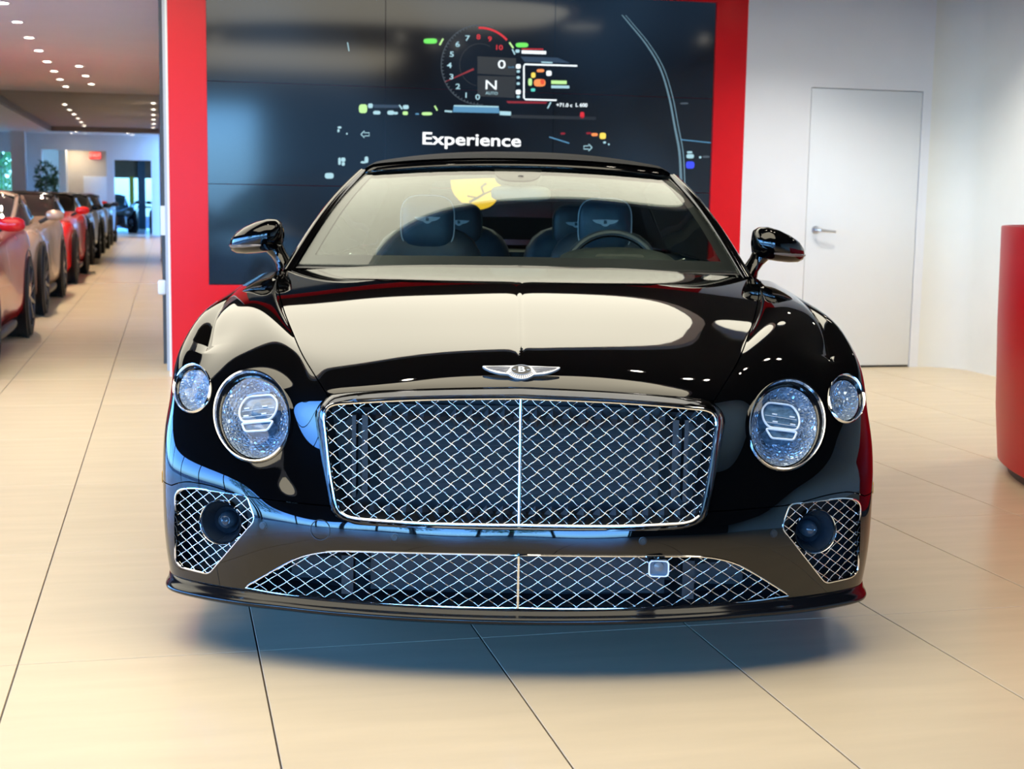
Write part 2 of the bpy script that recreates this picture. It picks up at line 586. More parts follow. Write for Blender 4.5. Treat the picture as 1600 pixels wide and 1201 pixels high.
for k in range(6):
    downlight(-0.265-0.02*k, 30.9+2.2*k, CEIL+0.12, ORD[k]+' downlight in the tray row close to the aisle wall', 'downlights in the tray, aisle wall row', lamp=k % 2 == 0, watts=170, col=(1.0, 0.86, 0.66))
for k, (x, y) in enumerate(((-2.55, 43.2), (-2.35, 44.0), (-2.75, 44.4), (-1.1, 43.3), (-1.0, 44.1))):
    downlight(x, y, CEIL, ('nearest of three clustered downlights before the beige recess', 'middle one of three clustered downlights before the beige recess', 'farthest of three clustered downlights before the beige recess', 'nearer downlight before the far doorway', 'farther downlight before the far doorway')[k], 'downlights at the far end', lamp=False)
for k, (x, y) in enumerate(((4.35, 8.6), (5.2, 8.2), (5.0, 6.4))):  # unseen downlights added to brighten the white wall, door and corner
    downlight(x, y, CEIL_S+0.02, ('added downlight brightening the white wall next to the red frame', 'added downlight brightening the white door', 'added downlight brightening the swept wall corner')[k], 'added wall washing downlights', watts=62, col=(1.0, 0.94, 0.86))
for k, (x, y) in enumerate(((0.48, 4.9), (2.22, 5.5), (2.62, 5.15), (2.86, 5.05))):
    downlight(x, y, CEIL_S+0.02, ('single downlight above the bonnet on the dark ceiling', 'downlight on the dark ceiling mirrored low in the windscreen', 'first of two close downlights above the counter side', 'second of two close downlights above the counter side')[k], 'downlights above the convertible', lamp=False)

# ------------------------------------------------------------------ far end of the aisle
K = FAR_Y/38.0
def fx(x): return x*K
def fz(z): return 1.2+(z-1.2)*K
fw = MB()
fy0, fy1 = FAR_Y, FAR_Y+0.3
DXa, DXb, DZt = fx(-1.329), fx(-0.405), fz(2.10)
WXa, WXb, WZa, WZb = fx(-4.6), fx(-3.72), 0.35, fz(2.30)
fw.box(-8.1, WXa, fy0, fy1, 0, CEIL)
fw.box(WXa, WXb, fy0, fy1, 0, WZa)
fw.box(WXa, WXb, fy0, fy1, WZb, CEIL)
fw.box(WXb, fx(-3.10), fy0, fy1, 0, CEIL)
fw.box(fx(-1.52), DXa, fy0, fy1, 0, CEIL)
fw.box(DXa, DXb, fy0, fy1, DZt, CEIL)
fw.box(DXb, 0.25, fy0, fy1, 0, CEIL)
fw.box(fx(-3.10), fx(-1.52), fy0, fy1, fz(2.32), CEIL)
tag(fw.out('wall_far', M_WHITE, smooth=False), 'white end wall far down the aisle with openings', 'wall', kind='structure')
be = MB().box(fx(-3.3), fx(-1.45), fy0+1.2, fy0+1.4, 0, CEIL).out('wall_recess', mat('beige_paint', (0.62, 0.52, 0.40), rough=0.6, var=0.03), smooth=False)
tag(be, 'beige wall in the recess beside the far doorway', 'wall', kind='structure')
pn = rbox_mesh('panel_board', fx(-2.126), fx(-1.49), fy0+0.75, fy0+0.83, 0.1, fz(1.675), mat('white_board', (0.85, 0.85, 0.85), rough=0.4, var=0.02), bev=0.01)
tag(pn, 'freestanding white display board in front of the beige recess', 'display board')
ex = empty('exit_sign', (fx(-1.79)*1.026, FAR_Y+1.17, fz(2.195)+0.03))
tag(ex, 'small red lit exit sign above the beige recess', 'exit sign')
rbox_mesh('housing', -0.165, 0.165, -0.02, 0.03, -0.10, 0.10, mat('sign_red', (0.5, 0.03, 0.03), rough=0.4, emit=(1.0, 0.07, 0.05), estr=1.0, var=0.02), ex, bev=0.008)
text_mesh('lettering', 'EXIT', 0.13, emat('exit_letters', (1, 0.35, 0.3), 1.8), ex, Matrix.Translation((0, -0.024, 0)) @ Matrix.Rotation(R(90), 4, 'X'), depth=0.002, sx=1.2)
tag(MB().box(fx(-3.75), fx(-3.42), FAR_Y-1.0, FAR_Y-0.6, 0, CEIL).out('pillar', M_WHITE, smooth=False), 'square white pillar beside the far green window', 'pillar', kind='structure')
downlight(fx(-2.3), FAR_Y+0.6, CEIL, 'added downlight brightening the beige recess', 'downlights at the far end', watts=70)  # lamp added to brighten the recess wall
# door opening at the far end: glazed lobby with dark post and yellow banner beyond
ln = FAR_Y+8.0
wf = tag(empty('window_1', (0, ln, 0)), 'glazed lobby front beyond the far doorway', 'window', kind='structure')
M_BLUEPOST = mat('blue_post', (0.02, 0.06, 0.11), rough=0.35, var=0.1)
MB().box(fx(-0.80)*1.09, fx(-0.60)*1.09, -0.3, -0.1, 0, CEIL).out('post', M_BLUEPOST, wf, smooth=False)
MB().box(-3, 2.9, -0.05, 0.0, 0.75, 0.82).box(-3, 2.9, -0.05, 0, fz(1.72), fz(2.6)).out('rail', mat('lobby_brown', (0.20, 0.12, 0.07), rough=0.5, var=0.2, vscale=2), wf, smooth=False)
MB().box(-3, 2.9, 0.0, 0.01, 0, CEIL).out('pane', glassmat('window_glass', (0.40, 0.50, 0.56)), wf, smooth=False)
bn = rbox_mesh('banner', fx(-1.0)*1.11, fx(-0.88)*1.11, ln-0.9, ln-0.86, 0.2, fz(1.75), mat('yellow_cloth', (0.55, 0.45, 0.03), rough=0.7, var=0.1), bev=0.004)
tag(bn, 'narrow yellow banner hanging beyond the far doorway', 'banner')
lob = MB()
lob.box(-3.2, -3.0, FAR_Y+0.3, ln, 0, CEIL).box(2.9, 3.1, FAR_Y+0.3, ln, 0, CEIL).box(-3.2, 3.1, FAR_Y+0.3, ln, CEIL, CEIL+0.2)
tag(lob.out('wall_lobby', M_CREAM, smooth=False), 'cream lobby walls beyond the far doorway', 'wall', kind='structure')
# far window with greenery outside
w2 = tag(empty('window_2', (0, FAR_Y+0.1, 0)), 'tall far window with greenery outside', 'window', kind='structure')
MB().box(WXa, WXb, 0.0, 0.01, WZa, WZb).out('pane', glassmat('window_glass2', (0.8, 0.95, 0.95)), w2, smooth=False)
MB().box(WXa, WXb, -0.03, 0.04, WZb-0.08, WZb).box(WXa, WXa+0.06, -0.03, 0.04, WZa, WZb).box(WXb-0.06, WXb, -0.03, 0.04, WZa, WZb).out('window_frame', M_WHITE, w2, smooth=False)

# leafy plants
def leaf_cloud(name, n, cx, cy, cz, rx, ry, rz, s, ma, parent, seed):
    rnd = random.Random(seed)
    vs, fs = [], []
    for _ in range(n):
        while True:
            p = np.array([rnd.uniform(-1, 1) for _ in range(3)])
            if p@p < 1:
                break
        c = np.array([cx+p[0]*rx, cy+p[1]*ry, cz+p[2]*rz])
        a = np.array([rnd.gauss(0, 1) for _ in range(3)])
        a /= np.linalg.norm(a)
        b_ = np.cross(a, [rnd.gauss(0, 1) for _ in range(3)])
        b_ /= np.linalg.norm(b_)
        l, w_ = s*rnd.uniform(0.7, 1.3), s*0.32
        k = len(vs)
        vs += [c-a*l*0.5, c+b_*w_*0.5, c+a*l*0.5, c-b_*w_*0.5]
        fs += [(k, k+1, k+2, k+3)]
    o = build(name, vs, fs, ma, parent, smooth=False)
    o['kind'] = 'stuff'
    return o
M_LEAF = mat('leaf_green', (0.05, 0.11, 0.03), rough=0.5, var=0.4, vscale=4)
M_LEAF2 = mat('leaf_bright', (0.12, 0.30, 0.06), rough=0.5, var=0.4, vscale=3)
M_BARK = mat('bark', (0.10, 0.07, 0.05), rough=0.9, var=0.3, vscale=12)
pl = empty('potted_plant', (fx(-2.95), FAR_Y-0.7, 0))
tag(pl, 'tall dark green indoor plant before the beige recess', 'plant')
MB().lathe([(0.0, 0.0), (0.17, 0.0), (0.22, 0.42), (0.19, 0.42), (0.18, 0.38), (0, 0.38)], n=20).out('pot', M_DARK, pl)
MB().tube([(0, 0, 0.38), (0.03, 0.02, 0.9), (-0.02, 0, 1.9)], [0.03, 0.022, 0.012]).out('stem', M_BARK, pl)
leaf_cloud('foliage', 420, 0, 0, 1.55, 0.36, 0.36, 0.68, 0.20, M_LEAF, pl, 3)
def tree(x, y, h, r_, label, seed, group='trees outside the windows'):
    t = empty('tree', (x, y, 0))
    tag(t, label, 'tree', group)
    MB().tube([(0, 0, -0.1), (0.05, 0.03, h*0.4), (0.0, 0.0, h*0.75)], [0.14, 0.10, 0.05]).out('trunk', M_BARK, t)
    leaf_cloud('crown', 1500, 0, 0, h*0.62, r_, r_, h*0.36, 0.34, M_LEAF2, t, seed)
tree(fx(-4.25)*1.06, FAR_Y+4.5, 4.2, 1.5, 'bright green tree outside the far window', 5)

# ------------------------------------------------------------------ street side behind the camera: shop windows let daylight in
gz = MB()
gz.box(1.6, 6.0, -6.1, -5.9, 0, CEIL+0.1)
gz.box(-8.1, 1.6, -6.1, -5.9, 2.85, CEIL+0.1)
tag(gz.out('wall_front', mat('front_wall', (0.03, 0.03, 0.033), rough=0.6, var=0.05), smooth=False), 'dark front wall beside the shop windows', 'wall', kind='structure')
w3 = tag(empty('window_3', (0, -6.0, 0)), 'full-height shop window at the street side', 'window', kind='structure')
M_GL = glassmat('shop_glass', (0.93, 0.97, 1.0))
MB().box(-8.1, 1.6, -0.005, 0.005, 0.08, 2.85).out('pane', M_GL, w3, smooth=False)
for x in (-8.05, -6.1, -4.2, -2.3, -0.4, 1.55):
    MB().box(x-0.035, x+0.035, -0.06, 0.06, 0, 2.85).out('mullion', M_DARK, w3, smooth=False)
MB().box(-8.1, 1.6, -0.06, 0.06, 0, 0.08).out('sill', M_DARK, w3, smooth=False)
gl = MB()
gl.box(-8.3, -8.1, 16.0, FAR_Y+0.4, 0, CEIL+0.3)
gl.box(-8.3, -8.1, -6.1, 16.0, 2.85, CEIL+0.3)
tag(gl.out('wall_left', M_WHITE, smooth=False), 'white outer wall on the parked car side', 'wall', kind='structure')
w4 = tag(empty('window_4', (-8.2, 0, 0)), 'added full-height window on the unseen parked car side, for daylight', 'window', kind='structure')  # unseen window, added and lengthened to bring daylight into the aisle
MB().box(-0.005, 0.005, -6.1, 16.0, 0.08, 2.85).out('pane', M_GL, w4, smooth=False)
for y in np.linspace(-6.0, 15.95, 12):
    MB().box(-0.06, 0.06, y-0.035, y+0.035, 0, 2.85).out('mullion', M_DARK, w4, smooth=False)
gr = MB().box(-60, 60, -60, 100, -0.35, -0.21).out('ground', mat('asphalt', (0.14, 0.14, 0.14), rough=0.9, var=0.2, vscale=2), smooth=False)
tag(gr, 'grey street surface outside the showroom', 'ground', kind='structure')
tree(-3.2, -13.0, 5.5, 2.0, 'street tree opposite the shop window, wide crown', 11)
tree(-7.5, -12.0, 6.0, 1.9, 'street tree towards the corner of the shop', 12)
tree(-13.5, -2.0, 6.0, 2.1, 'street tree outside the parked car side window', 13)
for nm, sx_, sy_, loc, rot in (('daylight_portal_front', 9.7, 2.8, (-3.25, -5.85, 1.45), (R(90), 0, 0)), ('daylight_portal_side', 22.0, 2.8, (-8.0, 5.0, 1.45), (R(90), 0, R(-90)))):
    ld = bpy.data.lights.new(nm, 'AREA')
    ld.shape = 'RECTANGLE'
    ld.size, ld.size_y = sx_, sy_
    ld.cycles.is_portal = True
    lo = bpy.data.objects.new(nm, ld)
    COL.objects.link(lo)
    lo.location = loc
    lo.rotation_euler = rot
# ================================================================== THE BLACK CONVERTIBLE
CAR_LOC = np.array([0.843, 3.346, 0.0])
PHI = R(13.399)
CRX = np.array([math.cos(PHI), -math.sin(PHI), 0.0])
CRY = np.array([math.sin(PHI), math.cos(PHI), 0.0])
CAR = empty('car', tuple(CAR_LOC), -PHI)
tag(CAR, 'black convertible with wire mesh grille, round headlights and winged badge', 'car')
def w2l(P):
    q = np.asarray(P)-CAR_LOC
    return np.stack([q@CRX, q@CRY, q[..., 2]], -1)
_cl = w2l(CAM_POS)
_lr = np.array([C_R@CRX, C_R@CRY, C_R[2]])
_lu = np.array([C_U@CRX, C_U@CRY, C_U[2]])
_lf = np.array([C_FW@CRX, C_FW@CRY, C_FW[2]])
def lproj(P):
    d = np.asarray(P)-_cl
    z = d@_lf
    return np.stack([800+F_PX*(d@_lr)/z, 600.5-F_PX*(d@_lu)/z], -1)
def lat(px, py, y):
    """car-frame point seen at a pixel of the photograph, on the plane at depth y"""
    d = _lf+_lr*((px-800.0)/F_PX)+_lu*((600.5-py)/F_PX)
    return _cl+d*((y-_cl[1])/d[1])

M_PAINT = mat('black_paint', (0.001, 0.001, 0.0012), rough=0.02, var=0.05, vscale=3, spec=0.62)
M_CHROME = mat('chrome', (0.86, 0.87, 0.89), rough=0.07, metal=1.0, var=0.02, vscale=20)
M_DCHROME = mat('dark_chrome', (0.075, 0.08, 0.095), rough=0.12, metal=1.0, var=0.05, vscale=20)
M_CAV = mat('cavity_plastic', (0.016, 0.018, 0.022), rough=0.5, var=0.2, vscale=15)
M_RUB = mat('rubber', (0.012, 0.012, 0.012), rough=0.7, var=0.15, vscale=30, bump=0.1, bscale=120)
M_GPLASTIC = mat('gloss_black_plastic', (0.005, 0.005, 0.006), rough=0.12, spec=0.35, var=0.1, vscale=9)

# ---- front skin: rows run from the bumper foot up and over the bonnet, columns from the middle to the flank
D0 = [
 [(0,.000,.172),(.17,.004,.173),(.34,.020,.175),(.50,.050,.177),(.60,.082,.177),(.70,.120,.175),(.81,.180,.172),(.90,.250,.168),(.955,.34,.165),(.982,.50,.165)],
 [(0,-.010,.25),(.17,-.006,.25),(.34,.010,.25),(.50,.040,.25),(.60,.070,.25),(.70,.107,.25),(.81,.166,.25),(.905,.238,.25),(.964,.33,.25),(.987,.50,.25)],
 [(0,-.022,.34),(.17,-.018,.34),(.34,-.002,.34),(.50,.028,.34),(.60,.058,.34),(.70,.097,.34),(.815,.160,.34),(.91,.232,.34),(.968,.325,.34),(.989,.50,.34)],
 [(0,-.018,.398),(.17,-.013,.398),(.34,.002,.40),(.50,.034,.405),(.60,.066,.415),(.70,.105,.423),(.815,.166,.430),(.912,.238,.435),(.970,.330,.435),(.990,.50,.435)],
 [(0,.000,.48),(.17,.005,.48),(.34,.020,.48),(.50,.065,.475),(.60,.100,.478),(.70,.122,.487),(.815,.178,.495),(.914,.252,.50),(.972,.345,.50),(.991,.51,.50)],
 [(0,.020,.57),(.17,.025,.57),(.34,.042,.57),(.505,.098,.56),(.60,.145,.56),(.70,.168,.567),(.815,.218,.572),(.913,.290,.572),(.973,.380,.572),(.991,.53,.57)],
 [(0,.036,.655),(.17,.040,.655),(.34,.055,.65),(.505,.115,.64),(.60,.182,.64),(.70,.218,.645),(.815,.268,.645),(.910,.340,.645),(.970,.425,.64),(.989,.57,.63)],
 [(0,.052,.72),(.17,.055,.718),(.335,.068,.712),(.485,.115,.70),(.59,.205,.703),(.695,.268,.712),(.808,.328,.713),(.902,.400,.708),(.968,.465,.705),(.988,.60,.69)],
 [(0,.085,.752),(.17,.090,.750),(.335,.106,.743),(.49,.165,.735),(.588,.268,.748),(.69,.340,.768),(.80,.408,.772),(.885,.472,.763),(.962,.525,.766),(.986,.68,.735)],
 [(0,.20,.794),(.18,.208,.792),(.36,.235,.784),(.535,.305,.776),(.613,.400,.790),(.695,.472,.816),(.80,.545,.822),(.893,.600,.806),(.958,.650,.818),(.983,.80,.778)],
 [(0,.48,.852),(.20,.488,.850),(.41,.520,.842),(.62,.585,.829),(.685,.650,.841),(.755,.705,.866),(.835,.765,.871),(.912,.800,.862),(.957,.835,.857),(.981,.98,.808)],
 [(0,.88,.924),(.24,.888,.921),(.48,.918,.912),(.725,.975,.893),(.775,1.015,.899),(.822,1.05,.908),(.872,1.08,.908),(.918,1.11,.899),(.953,1.14,.880),(.977,1.23,.828)],
 [(0,1.36,.985),(.27,1.372,.982),(.54,1.41,.970),(.80,1.48,.947),(.835,1.50,.944),(.866,1.52,.940),(.897,1.54,.935),(.929,1.56,.921),(.957,1.58,.895),(.975,1.63,.842)],
]
NR, NC = len(D0), 19
DG = np.zeros((NR, NC, 3))
for i, row in enumerate(D0):
    for j, (x, y, z) in enumerate(row):
        DG[i, 9+j] = (x, y, z)
        DG[i, 9-j] = (-x, y, z)
def spl_basis(n, t):
    """rows of weights of a natural cubic spline through n points at 0..n-1"""
    A = np.zeros((n, n))
    B = np.zeros((n, n))
    A[0, 0] = A[-1, -1] = 1
    for i in range(1, n-1):
        A[i, i-1:i+2] = (1, 4, 1)
        B[i, i-1:i+2] = (6, -12, 6)
    M2 = np.linalg.solve(A, B)
    t = np.asarray(t, float)
    k = np.clip(np.floor(t).astype(int), 0, n-2)
    s = t-k
    W = np.zeros((len(t), n))
    idx = np.arange(len(t))
    W[idx, k] += 1-s
    W[idx, k+1] += s
    W += ((1-s)**3-(1-s))[:, None]/6*M2[k]+(s**3-s)[:, None]/6*M2[k+1]
    return W
def surf(u, v):
    u, v = np.atleast_1d(u).astype(float), np.atleast_1d(v).astype(float)
    bu, bv = spl_basis(NC, u), spl_basis(NR, v)
    P = np.einsum('ki,kj,ijc->kc', bv, bu, DG, optimize=True)
    # fine ridge down the middle of the bonnet
    fade = np.clip((v-7.4)/0.8, 0, 1)*np.clip((12.4-v)/1.5, 0, 1)
    P[:, 2] += 0.0050*fade*np.exp(-np.abs(P[:, 0])/0.012)
    # crisp valley between the two swellings of each front wing
    fc = np.clip((v-8.05)/0.5, 0, 1)*np.clip((11.4-v)/1.2, 0, 1)
    w_ = np.minimum(np.abs(u-2.0), np.abs(u-16.0))
    P[:, 2] -= 0.012*fc*np.exp(-w_/0.28)
    P[:, 1] += 0.006*fc*np.exp(-w_/0.28)
    return P
def surf_n(u, v):
    e = 0.004
    u, v = np.atleast_1d(u).astype(float), np.atleast_1d(v).astype(float)
    du = surf(u+e, v)-surf(u-e, v)
    dv = surf(u, v+e)-surf(u, v-e)
    n = np.cross(du, dv)
    n /= np.linalg.norm(n, axis=1)[:, None]+1e-12
    return n          # u to +x, v up: cross gives the outside (towards -y / +z)
_gu, _gv = np.meshgrid(np.linspace(0.0, 9.0, 181), np.linspace(0, 12, 241))
_gu, _gv = _gu.ravel(), _gv.ravel()
_gp = surf(_gu, _gv)
_gn = surf_n(_gu, _gv)
_vis = np.einsum('kc,kc->k', _gn, _cl-_gp) > -0.02
_gpx = lproj(_gp)
def uv_at(pts):
    """(u, v) of the left half of the skin seen at pixels of the photograph"""
    pts = np.atleast_2d(np.asarray(pts, float))
    d2 = ((_gpx[None]-pts[:, None])**2).sum(2)+np.where(_vis, 0, 1e6)[None]
    k = d2.argmin(1)
    u, v = _gu[k].copy(), _gv[k].copy()
    for _ in range(12):
        e = 0.003
        p0 = lproj(surf(u, v))
        ju = (lproj(surf(u+e, v))-p0)/e
        jv = (lproj(surf(u, v+e))-p0)/e
        r_ = pts-p0
        det = ju[:, 0]*jv[:, 1]-ju[:, 1]*jv[:, 0]
        det = np.where(np.abs(det) < 1e-3, 1e-3, det)
        su = (r_[:, 0]*jv[:, 1]-r_[:, 1]*jv[:, 0])/det
        sv = (ju[:, 0]*r_[:, 1]-ju[:, 1]*r_[:, 0])/det
        u = np.clip(u+np.clip(su, -0.1, 0.1), 0.0, 9.0)
        v = np.clip(v+np.clip(sv, -0.1, 0.1), 0.0, 12.0)
    return np.stack([u, v], 1)

# ---- outlines read off the left half
def ell(cx, cy, rx, ry, tilt=0.0, n=48):
    a = np.linspace(0, 2*math.pi, n, endpoint=False)
    x, y = rx*np.cos(a), ry*np.sin(a)
    c, s = math.cos(R(tilt)), math.sin(R(tilt))
    return np.stack([cx+c*x-s*y, cy+s*x+c*y], 1)
PX_SEAM = smooth_poly([(432, 426), (435, 452), (444, 486), (457.5, 520), (472.5, 554), (495, 591), (511, 616)], 5, False)
PX_EDGE = smooth_poly([(511, 616), (540, 613), (577, 610.5), (690, 606), (813, 604)], 5, False)
PX_GSIDE = smooth_poly([(511, 620), (500, 630), (493, 644), (494, 662), (506, 740), (515, 788)], 5, False)
PX_GBOT = smooth_poly([(515, 794), (525, 807), (545, 816), (575, 821), (700, 826.5), (812, 828.5)], 5, False)
PX_SHUT = smooth_poly([(515, 790), (470, 786), (396, 777), (363, 769), (330, 759), (300, 753), (283, 753.5), (268, 758)], 5, False)
PX_HEAD = ell(395.5, 650.5, 60.5, 72.5, -10)
PX_DRL = ell(300.5, 606.5, 29.3, 38.5, 4)
PX_INT = round_poly([(273.5, 765), (302, 762), (386, 774.5), (399, 812), (326, 897), (273.5, 884)], [22, 20, 8, 10, 8, 18], 5)
PX_LOW = smooth_poly([(812, 867), (700, 865), (600, 862.5), (530, 861), (495, 864), (465, 872), (430, 890), (404, 905), (384, 916.5)], 5, False)[:-1] + smooth_poly([(384, 917.5), (437, 927), (512, 937), (625, 944.5), (740, 948.5), (812, 949)], 5, False)

def px_off(line, d):
    L_ = np.array(line)
    t = np.gradient(L_, axis=0)
    t /= np.linalg.norm(t, axis=1)[:, None]+1e-9
    return L_+np.stack([-t[:, 1], t[:, 0]], 1)*d
uv_seam_in = uv_at(px_off(PX_SEAM, -1.0))
uv_seam_out = uv_at(px_off(PX_SEAM, 1.0))
uv_edge = uv_at(PX_EDGE)
uv_gside = uv_at(PX_GSIDE)
uv_gbot = uv_at(PX_GBOT)
uv_gbot[-1, 0] = 9.0
uv_edge[-1, 0] = 9.0
uv_sh_up = uv_at(px_off(PX_SHUT, 0.9))
uv_sh_dn = uv_at(px_off(PX_SHUT, -0.9))
if uv_sh_up[:, 1].mean() < uv_sh_dn[:, 1].mean():
    uv_sh_up, uv_sh_dn = uv_sh_dn, uv_sh_up
uv_head, uv_drl, uv_int = uv_at(PX_HEAD), uv_at(PX_DRL), uv_at(PX_INT)
uv_low = uv_at(PX_LOW)
uv_low[0, 0] = uv_low[-1, 0] = 9.0
vs_up, vs_dn = uv_sh_up[-1, 1], uv_sh_dn[-1, 1]
poly_hood = [(uv_seam_in[0, 0], 12.0)]+[tuple(p) for p in uv_seam_in]+[tuple(p) for p in uv_edge]+[(9.0, 12.0)]
poly_fender = [(0.0, 12.0), (uv_seam_out[0, 0], 12.0)]+[tuple(p) for p in uv_seam_out]+[tuple(p) for p in uv_gside]+[tuple(p) for p in uv_sh_up]+[(0.0, vs_up)]
poly_bumper = [(0.0, vs_dn)]+[tuple(p) for p in uv_sh_dn[::-1]]+[tuple(p) for p in uv_gbot]+[(9.0, 0.0), (0.0, 0.0)]
hole_low = [tuple(p) for p in uv_low]

def dens(poly, du):
    """resample the edges of a closed loop so that no edge is longer than du"""
    out = []
    P = [np.array(p, float) for p in poly]
    for i in range(len(P)):
        a, b_ = P[i], P[(i+1) % len(P)]
        n = max(1, int(math.ceil(np.linalg.norm(b_-a)/du)))
        out += [a+(b_-a)*k/n for k in range(n)]
    return out
def panel(name, poly, holes, parent, ma, du=0.085, flange=0.014, mirror='both'):
    lp = dens(poly, du)
    hs = [dens(h_, du) for h_ in holes]
    us = np.unique(np.concatenate([np.arange(0, 9.0001, du), 9-np.array([0.01, 0.02, 0.035, 0.055]), [1.96, 2.0, 2.04]]))
    G = np.stack(np.meshgrid(us, np.arange(0, 12.0001, du)), -1).reshape(-1, 2)
    G = G[inside(poly, G)]
    for h_ in hs:
        G = G[~inside(h_, G)]
    bd = np.array([p for l in [lp]+hs for p in l])
    keep = np.ones(len(G), bool)
    for k in range(0, len(G), 2000):
        d2 = ((G[k:k+2000, None]-bd[None])**2).sum(2).min(1)
        keep[k:k+2000] = d2 > (0.33*du)**2
    G = G[keep]
    V, T = cdt_regions([lp]+hs, [], G)
    c = V[T].mean(1)
    ok = inside(lp, c)
    for h_ in hs:
        ok &= ~inside(h_, c)
    T = T[ok]
    used = np.unique(T)
    remap = -np.ones(len(V), int)
    remap[used] = np.arange(len(used))
    V, T = V[used], remap[T]
    P, N = surf(V[:, 0], V[:, 1]), surf_n(V[:, 0], V[:, 1])
    # consistent winding with the outside normal
    fn = np.cross(P[T[:, 1]]-P[T[:, 0]], P[T[:, 2]]-P[T[:, 0]])
    flip = np.einsum('kc,kc->k', fn, N[T[:, 0]]) < 0
    T[flip] = T[flip][:, ::-1]
    return P, N, T, V
def skin_mesh(name, P, N, T, V, ma, parent, flange=0.014, mid=False):
    """mesh with true surface normals and a turned-in edge"""
    from collections import Counter
    ec = Counter()
    for t in T:
        for a, b_ in ((t[0], t[1]), (t[1], t[2]), (t[2], t[0])):
            ec[(min(a, b_), max(a, b_))] += 1
    be_ = []
    for t in T:
        for a, b_ in ((t[0], t[1]), (t[1], t[2]), (t[2], t[0])):
            if ec[(min(a, b_), max(a, b_))] == 1 and not (mid and abs(P[a][0]) < 1e-6 and abs(P[b_][0]) < 1e-6):
                be_.append((a, b_))
    vs = [tuple(p) for p in P]
    ns = [tuple(n) for n in N]
    fs = [tuple(t) for t in T]
    for a, b_ in be_:
        k = len(vs)
        e = P[b_]-P[a]
        n_ = np.cross(e, -N[a])
        n_ /= np.linalg.norm(n_)+1e-12
        vs += [tuple(P[a]), tuple(P[b_]), tuple(P[b_]-N[b_]*flange), tuple(P[a]-N[a]*flange)]
        ns += [tuple(-n_)]*4
        fs.append((k+1, k, k+3, k+2))
    me = bpy.data.meshes.new(name)
    me.from_pydata([tuple(map(float, v)) for v in vs], [], [tuple(int(i) for i in f) for f in fs])
    me.polygons.foreach_set('use_smooth', [True]*len(me.polygons))
    me.update()
    me.normals_split_custom_set_from_vertices([tuple(map(float, n)) for n in ns])
    return mobj(name, me, ma, parent)
def mirrored(P, N, T, V):
    P2, N2 = P.copy(), N.copy()
    P2[:, 0] *= -1
    N2[:, 0] *= -1
    return P2, N2, T[:, ::-1].copy(), V
def joined(a, b_):
    """left half + right half, welded down the middle"""
    P, N, T, V = a
    Q, O, S, W = b_
    k = len(P)
    mp_ = np.arange(len(Q))+k
    for i in np.where(np.abs(P[:, 0]) < 1e-5)[0]:
        mp_[i] = i
        N[i, 0] = 0
        P[i, 0] = 0
    return np.concatenate([P, Q]), np.concatenate([N, O]), np.concatenate([T, mp_[S]]), np.concatenate([V, W])
def drop_unused(P, N, T, V):
    u = np.unique(T)
    r_ = -np.ones(len(P), int)
    r_[u] = np.arange(len(u))
    return P[u], N[u], r_[T], V[u]
_h = panel('hood', poly_hood, [], CAR, M_PAINT)
skin_mesh('hood', *drop_unused(*joined(_h, mirrored(*_h))), M_PAINT, CAR)['label'] = 'black bonnet with a fine centre ridge'
_f = panel('fender', poly_fender, [uv_head, uv_drl], CAR, M_PAINT)
skin_mesh('fender', *_f, M_PAINT, CAR)
skin_mesh('fender', *mirrored(*_f), M_PAINT, CAR)
_b = panel('bumper', poly_bumper, [uv_int, hole_low], CAR, M_PAINT)
skin_mesh('bumper', *drop_unused(*joined(_b, mirrored(*_b))), M_PAINT, CAR)

# ---- splitter lip under the bumper
uu = np.linspace(0, 18, 145)
B0 = surf(uu, np.zeros_like(uu))
N0 = surf_n(uu, np.zeros_like(uu))
N0[:, 2] = 0
N0 /= np.linalg.norm(N0, axis=1)[:, None]
lip_prof = [(-0.004, 0.012), (0.006, 0.010), (0.012, 0.002), (0.022, -0.006), (0.030, -0.010), (0.033, -0.015), (0.030, -0.021), (0.012, -0.030), (-0.06, -0.034), (-0.25, -0.030)]
rows = []
_fd = np.clip((9.0-np.abs(uu-9))/2.2, 0, 1)
_fd = -0.15+1.15*_fd*_fd*(3-2*_fd)
for o_, dz in lip_prof:
    q = B0+N0*(o_*(_fd if o_ > 0 else np.ones_like(_fd)))[:, None]
    q[:, 2] = B0[:, 2]+dz
    if o_ < -0.05:
        q[:, 0] *= 0.97
        q[:, 1] = B0[:, 1]+abs(o_)
    rows.append([tuple(p) for p in q])
MB().strip(rows).out('splitter', M_GPLASTIC, CAR, sharp=60)
# ---- helpers for left / right pairs
def mirror_mb(mb):
    o = MB()
    o.v = [(-x, y, z) for x, y, z in mb.v]
    o.f = [tuple(reversed(f)) for f in mb.f]
    return o
def pair(mb, name, ma, parents, sharp=35, label=None):
    """the same part on both sides; parents = (left parent, right parent)"""
    a = mb.out(name, ma, parents[0], sharp=sharp)
    b_ = mirror_mb(mb).out(name, ma, parents[1], sharp=sharp)
    if label:
        a['label'] = label
        b_['label'] = label
    return a, b_
CC = (CAR, CAR)

def fit_y(P):
    """smooth depth y(x, z) through outline points"""
    x, y, z = P[:, 0], P[:, 1], P[:, 2]
    x0, z0 = x.mean(), z.mean()
    A = np.stack([np.ones_like(x), x-x0, z-z0, (x-x0)**2, (x-x0)*(z-z0)], 1)
    c, *_ = np.linalg.lstsq(A, y, rcond=None)
    return lambda X, Z: c[0]+c[1]*(X-x0)+c[2]*(Z-z0)+c[3]*(X-x0)**2+c[4]*(X-x0)*(Z-z0)

